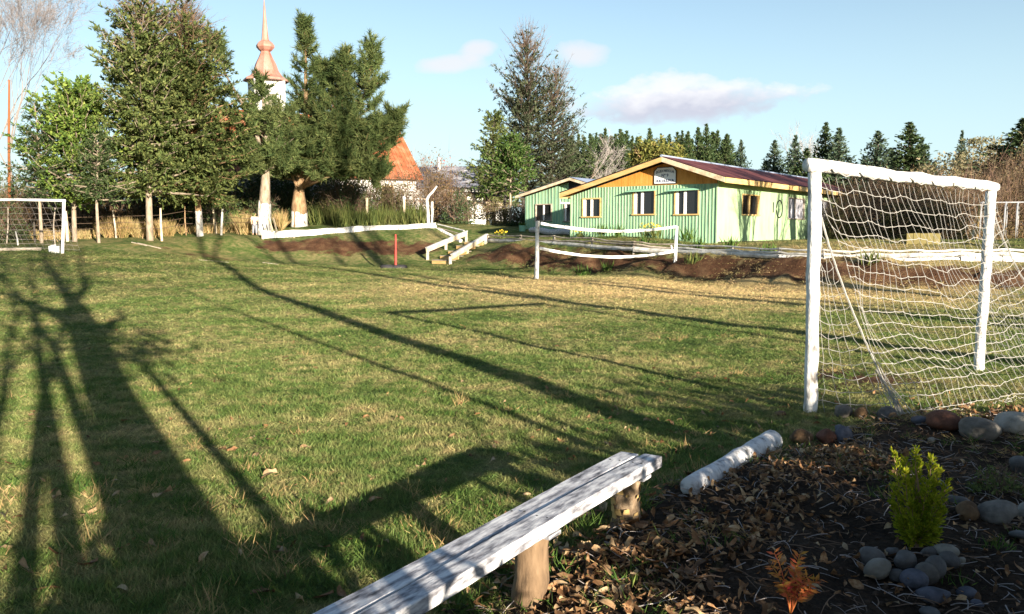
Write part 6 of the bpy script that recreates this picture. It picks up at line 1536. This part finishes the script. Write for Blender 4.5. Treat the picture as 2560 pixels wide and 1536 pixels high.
# ------------------------------------------------------------------ dead leaves: the largest singly, the rest as litter
def leaf_mesh(k, m_='deadleaf'):
    rr = np.random.default_rng(200 + k); L = .5; cur = rr.uniform(-2.6, 2.8); tw_ = rr.uniform(-1.4, 1.4); wd_ = rr.uniform(.10, .27); cup = rr.uniform(-.6, 2.2); bend = rr.uniform(-.5, .5); torn = rr.random() < .35; V = []; n = 6
    for i in range(n):
        t = i / (n - 1); w_ = wd_ * math.sin(math.pi * min(.97, max(.03, t))) ** .8 * (rr.uniform(.45, 1.2) if torn else rr.uniform(.85, 1.1)); a = cur * (t - .5); x = (t - .5); z = .30 * cur * (t - .5) ** 2
        for s_ in (-1, 0, 1):
            y = s_ * w_; zz = z + cup * abs(s_) * w_ * .5 + s_ * tw_ * (t - .5) * .25; V.append((x, y + bend * x * x, zz))
    Q = [(i * 3 + j, i * 3 + j + 1, i * 3 + j + 4, i * 3 + j + 3) for i in range(n - 1) for j in range(2)]
    g = G(); V = np.array(V); V[:, 2] -= V[:, 2].min(); g.add(V, Q); me = g.mesh('dead_leaf', smooth=True); me.materials.append(M[m_]); return me


LM = [leaf_mesh(k) for k in range(18)]; LP = [leaf_mesh(k + 40, 'paleleaf') for k in range(8)]
cand = []


def leaf_spots(n, fn, smin, smax):
    for _ in range(n):
        px, py = fn(); q = onz(px, py)
        if 1.5 < q[1] < 22: cand.append((q[0], q[1], smin + (smax - smin) * R.random()))


leaf_spots(520, lambda: (R.normal() * 190 + 1540, R.normal() * 70 + 1450), .045, .10)
leaf_spots(240, lambda: (R.normal() * 60 + 2110 + 0, R.normal() * 32 + 1185), .05, .10)
leaf_spots(330, lambda: (R.normal() * 110 + 1890, R.normal() * 60 + 1275), .045, .09)
leaf_spots(260, lambda: (R.normal() * 170 + 2400, R.normal() * 22 + 1035), .06, .11)
leaf_spots(190, lambda: (1700 + 860 * R.random(), 1130 + 400 * R.random()), .04, .085)
leaf_spots(300, lambda: (R.random() * 2000, 760 + 740 * R.random() ** .8), .05, .115)
leaf_spots(110, lambda: (R.normal() * 260 + 1650, R.normal() * 60 + 1090), .05, .10)
cand = np.array(cand); cz = ground_z(cand[:, 0], cand[:, 1]); scr = cand[:, 2] / cand[:, 1]; order = np.argsort(-scr)
for k in order[:285]:
    x, y, s_ = cand[k]; o = bpy.data.objects.new('dead_leaf', LP[int(R.integers(0, 8))] if R.random() < (.6 if bed_mask(x, y) < .3 else .2) else LM[int(R.integers(0, 18))]); COL.objects.link(o); o.parent = ground
    o.location = (x, y, cz[k] + .012 + .02 * R.random() * bed_mask(x, y)); o.rotation_euler = (R.normal() * .35, R.normal() * .35, R.random() * 6.28); o.scale = (s_, s_ * (.7 + .5 * R.random()), s_)


def scatter(name, P, rot, scl, objs, label, seed=0):
    """many small pieces of ground cover as one object"""
    me = bpy.data.meshes.new(name); me.vertices.add(len(P)); me.vertices.foreach_set('co', np.asarray(P, np.float32).ravel())
    a = me.attributes.new('rot', 'FLOAT_VECTOR', 'POINT'); a.data.foreach_set('vector', np.asarray(rot, np.float32).ravel())
    a = me.attributes.new('scl', 'FLOAT_VECTOR', 'POINT'); a.data.foreach_set('vector', np.asarray(scl, np.float32).ravel())
    a = me.attributes.new('pick', 'INT', 'POINT'); a.data.foreach_set('value', R.integers(0, len(objs), len(P)).astype(np.int32))
    o = bpy.data.objects.new(name, me); COL.objects.link(o); c = bpy.data.collections.new(name + '_pieces')
    for x in objs: c.objects.link(x)
    nt = bpy.data.node_groups.new(name, 'GeometryNodeTree'); nt.interface.new_socket('Geometry', in_out='INPUT', socket_type='NodeSocketGeometry'); nt.interface.new_socket('Geometry', in_out='OUTPUT', socket_type='NodeSocketGeometry')
    N = nt.nodes; Lk = nt.links; gi = N.new('NodeGroupInput'); go = N.new('NodeGroupOutput'); ip = N.new('GeometryNodeInstanceOnPoints'); ci = N.new('GeometryNodeCollectionInfo')
    ci.inputs['Collection'].default_value = c; ci.inputs['Separate Children'].default_value = True; ci.inputs['Reset Children'].default_value = True; ip.inputs['Pick Instance'].default_value = True

    def attr(nm, t):
        n = N.new('GeometryNodeInputNamedAttribute'); n.data_type = t; n.inputs['Name'].default_value = nm; return [x for x in n.outputs if x.enabled and x.name == 'Attribute'][0]
    Lk.new(gi.outputs[0], ip.inputs['Points']); Lk.new(ci.outputs[0], ip.inputs['Instance']); Lk.new(attr('pick', 'INT'), ip.inputs['Instance Index'])
    er = N.new('FunctionNodeEulerToRotation'); Lk.new(attr('rot', 'FLOAT_VECTOR'), er.inputs[0]); Lk.new(er.outputs[0], ip.inputs['Rotation']); Lk.new(attr('scl', 'FLOAT_VECTOR'), ip.inputs['Scale']); Lk.new(ip.outputs[0], go.inputs[0])
    m_ = o.modifiers.new('scatter', 'NODES'); m_.node_group = nt; tag(o, label, None, None, 'stuff'); return o


def source(name, me): return bpy.data.objects.new(name, me)


rest = order[285:]; x, y, s_ = cand[rest].T; n = len(rest)
# extra crumbs of litter in the bed
bx_ = R.random(9000) * 5.6 - .4; by_ = 2.4 + R.random(9000) * 5.6; k = bed_mask(bx_, by_) > .6; w_ = np.zeros(len(bx_))
for (hx, hy, hr, hh) in ((.6, 3.6, .75, 1.0), (1.75, 4.75, .7, .8), (2.4, 5.6, .5, .9), (4.2, 7.6, .9, .7)): w_ += hh * np.exp(-((bx_ - hx) ** 2 + (by_ - hy) ** 2) / hr ** 2)
k &= R.random(len(bx_)) < (.06 + .55 * w_); bx_, by_ = bx_[k], by_[k]
X = np.r_[x, bx_]; Y = np.r_[y, by_]; S = np.r_[s_, .025 + .05 * R.random(len(bx_))]; n = len(X)
P_ = np.c_[X, Y, ground_z(X, Y) + .006 + .03 * R.random(n) * (bed_mask(X, Y) > .3)]; S = S * .85
scatter('leaf_litter', P_, np.c_[R.normal(size=(n, 2)) * .5, R.random(n) * 6.28], np.c_[S, S * (.7 + .5 * R.random(n)), S], [source('litter_leaf', m_) for m_ in LM + LP[:4]], 'litter of small brown dead leaves on the bed and lawn')

tw_me = []
for k in range(5):
    g = G(); L_ = .05 + .03 * k; pts = np.array([(t * L_ - L_ / 2, .012 * math.sin(3 * t + k), .004 + .004 * math.sin(5 * t)) for t in np.linspace(0, 1, 5)]); g.tube(pts, [.0022, .002, .0018, .0015, .001], 4); me = g.mesh('twig'); me.materials.append(M['twigpale'] if k % 2 else M['twig']); tw_me.append(me)
X = R.random(5200) * 5.6 - .4; Y = 2.2 + R.random(5200) * 6; k = bed_mask(X, Y) > .5; X, Y = X[k], Y[k]; n = len(X)
scatter('twig_litter', np.c_[X, Y, ground_z(X, Y) + .004 + .015 * R.random(n)], np.c_[R.normal(size=(n, 2)) * .25, R.random(n) * 6.28], np.ones((n, 3)) * (.5 + .9 * R.random(n))[:, None], [source('twig', m_) for m_ in tw_me], 'thin dry twigs strewn over the dark soil of the bed')
cl_me = []
for k in range(4):
    me = pebble(.5, .42, .33, 300 + k, .4).mesh('clod', smooth=True); me.materials.append(M['soilclod']); cl_me.append(me)
X = R.random(16000) * 5.6 - .4; Y = 2.2 + R.random(16000) * 6; k = bed_mask(X, Y) > .5; X, Y = X[k], Y[k]; n = len(X); S = .008 + .034 * R.random(n) ** 3
scatter('soil_clods', np.c_[X, Y, ground_z(X, Y)], R.normal(size=(n, 3)), np.ones((n, 3)) * S[:, None], [source('clod', m_) for m_ in cl_me], 'loose dark soil crumbs of the garden bed')
X = R.random(2600) * 5.6 - .4; Y = 2.2 + R.random(2600) * 6; k = (bed_mask(X, Y) > .4) & (vnoise(X, Y, .6, 21) > .55); X, Y = X[k], Y[k]; n = len(X); gw = []
for k in range(4):
    g = G(); m_ = 9; pp = R.normal(size=(m_, 3)) * (.02, .02, 0); g.spikes(pp, np.c_[R.normal(size=(m_, 2)) * .8, np.ones(m_) * .7], .04 + .05 * R.random(m_), .005); me = g.mesh('weed'); me.materials.append(M['weed'] if k < 2 else M['drygrass']); gw.append(me)
scatter('bed_weeds', np.c_[X, Y, ground_z(X, Y)], np.c_[np.zeros((n, 2)), R.random(n) * 6.28], np.ones((n, 3)) * (.5 + .8 * R.random(n))[:, None], [source('weed', m_) for m_ in gw], 'sparse green and dry grass growing through the leaf litter')

# ------------------------------------------------------------------ lawn grass
BL = blade_mat(); tuft_me = []
for k in range(6):
    g = G(); n = 16; pp = R.normal(size=(n, 3)) * (.036, .036, 0); d = np.c_[R.normal(size=(n, 2)) * (.75 + .1 * k), np.ones(n) * .8]; g.spikes(pp, d, .014 + .028 * R.random(n), .0050); me = g.mesh('turf'); me.materials.append(BL); tuft_me.append(me)
N_T = 260000; th = (R.random(N_T) - .5) * 1.42; rr = np.exp(np.log(1.7) + R.random(N_T) * np.log(40 / 1.7)); X = rr * np.sin(th); Y = rr * np.cos(th)
cvr = bed_mask(X, Y); dE = polydist(X, Y, mid); dL_ = polydist(X, Y, LEFTB); keep = (R.random(N_T) > cvr * 1.05) & (R.random(N_T) > np.clip(1.3 - dE / 1.2, 0, .9 - .5 * (vnoise(X, Y, .8, 14) > .55))) & (R.random(N_T) > np.clip(1.3 - dL_ / 1.2, 0, .9 - .5 * (vnoise(X, Y, .8, 14) > .55)))
keep &= R.random(N_T) > 1.05 * np.exp(-(((X - 3.7) / 1.1) ** 2 + ((Y - 9.1) / .8) ** 2)); X, Y, rr = X[keep], Y[keep], rr[keep]; n = len(X)
hgt = (.35 + .7 * vnoise(X, Y, .5, 6) + .7 * vnoise(X, Y, .13, 9) ** 2) * (.7 + .6 * R.random(n)); wid_ = 1.0 + np.clip((rr - 5) / 9, 0, 3.2)
scatter('lawn_grass', np.c_[X, Y, ground_z(X, Y) - .004], np.c_[R.normal(size=(n, 2)) * .1, R.random(n) * 6.28], np.c_[wid_, wid_, hgt * (1 + .06 * (wid_ - 1))], [source('turf', m_) for m_ in tuft_me], 'short patchy green and straw grass of the field')

tf_me = []
for k in range(5):
    g = G(); m_ = 34; pp = R.normal(size=(m_, 3)) * (.045, .045, 0); g.spikes(pp, np.c_[R.normal(size=(m_, 2)) * .75, np.ones(m_) * .8], .04 + .06 * R.random(m_), .0065); me = g.mesh('tuft'); me.materials.append(M['weed'] if k < 4 else M['drygrass']); tf_me.append(me)
n0 = 4200; th = (R.random(n0) - .5) * 1.35; r0_ = np.exp(np.log(2.2) + R.random(n0) * np.log(26 / 2.2)); X = r0_ * np.sin(th); Y = r0_ * np.cos(th); edge = np.abs(bed_mask(X + 0, Y + .45) - bed_mask(X, Y - .1)); pk = np.clip(edge + .8 * (vnoise(X, Y, 1.6, 41) > .66) + .08, 0, 1)
k = (R.random(n0) < pk) & (bed_mask(X, Y) < .7); X, Y = X[k], Y[k]; n = len(X)
scatter('grass_tufts', np.c_[X, Y, ground_z(X, Y) - .004], np.c_[np.zeros((n, 2)), R.random(n) * 6.28], np.c_[np.ones(n), np.ones(n), .5 + .7 * R.random(n)] * (.6 + .7 * R.random(n))[:, None], [source('tuft', m_) for m_ in tf_me], 'scattered longer tufts of grass in the lawn and along the bed')

# ------------------------------------------------------------------ the boy by the pine
def skinned(name, pts, edges, root_i, m_, parent, sub=1):
    me = bpy.data.meshes.new(name); me.from_pydata([p[:3] for p in pts], edges, []); me.materials.append(m_); o = bpy.data.objects.new(name, me); COL.objects.link(o); o.parent = parent
    sk = o.modifiers.new('skin', 'SKIN'); sk.use_smooth_shade = True
    for v, p in zip(me.skin_vertices[0].data, pts): v.radius = (p[3], p[4] if len(p) > 4 else p[3]); v.use_root = False
    me.skin_vertices[0].data[root_i].use_root = True; ss = o.modifiers.new('smooth', 'SUBSURF'); ss.levels = sub; ss.render_levels = sub; return o


bp_ = gp(637, 44.1); boy = thing('person', 'small boy in a pale shirt and grey trousers standing by the pine trunk', 'person', bp_, None, rz=.35)
K = 1.17 / 1.20
B_ = [(0, 0, .60, .085, .07), (0, 0, .75, .095, .075), (0, .01, .90, .095, .065), (0, .01, .965, .038), (0, 0, 1.02, .060, .068), (0, -.005, 1.10, .078, .085), (0, 0, 1.17, .050),
      (.125, 0, .905, .038), (.165, -.02, .76, .031), (.09, -.13, .70, .025), (.03, -.17, .76, .024), (-.125, 0, .905, .038), (-.17, .0, .76, .031), (-.16, -.06, .62, .024), (-.155, -.08, .55, .026),
      (.065, 0, .54, .065), (.07, -.02, .30, .048), (.075, .0, .07, .034), (.08, -.09, .025, .028), (-.065, 0, .54, .065), (-.075, .0, .30, .048), (-.09, .03, .07, .034), (-.10, -.06, .025, .028)]
E_ = [(0, 1), (1, 2), (2, 3), (3, 4), (4, 5), (5, 6), (2, 7), (7, 8), (8, 9), (9, 10), (2, 11), (11, 12), (12, 13), (13, 14), (0, 15), (15, 16), (16, 17), (17, 18), (0, 19), (19, 20), (20, 21), (21, 22)]
skinned('body', B_, E_, 0, M['skin'], boy)
S_ = [(0, 0, .56, .102, .085), (0, 0, .75, .108, .088), (0, .01, .91, .105, .076), (.13, 0, .91, .050), (.16, -.015, .80, .044), (-.13, 0, .91, .050), (-.165, 0, .80, .044)]
skinned('shirt', S_, [(0, 1), (1, 2), (2, 3), (3, 4), (2, 5), (5, 6)], 0, M['shirt'], boy)
T_ = [(0, 0, .58, .098, .082), (.066, 0, .52, .076), (.07, -.02, .30, .060), (.075, 0, .08, .050), (-.066, 0, .52, .076), (-.075, 0, .30, .060), (-.09, .03, .08, .050)]
skinned('trousers', T_, [(0, 1), (1, 2), (2, 3), (0, 4), (4, 5), (5, 6)], 0, M['trouser'], boy)
g = pebble(.088, .094, .075, 5); V = g.v[0]; V[:, 2] = np.maximum(V[:, 2], -.012); V += (0, .012, 1.125); part('hair', g, M['hair'], boy, local=True, smooth=True)
for sx_ in (-.028, .028):
    g = pebble(.009, .006, .009, 6); g.v[0] += (sx_, -.083, 1.085); part('eye', g, M['hair'], boy, local=True)
g = pebble(.011, .014, .014, 7); g.v[0] += (0, -.088, 1.06); part('nose', g, M['skin'], boy, local=True, smooth=True)
g = pebble(.02, .006, .005, 8); g.v[0] += (0, -.077, 1.03); part('mouth', g, M['redpaint'], boy, local=True)
for sx_ in (-.078, .078):
    g = pebble(.010, .018, .024, 9); g.v[0] += (sx_, .0, 1.075); part('ear', g, M['skin'], boy, local=True)
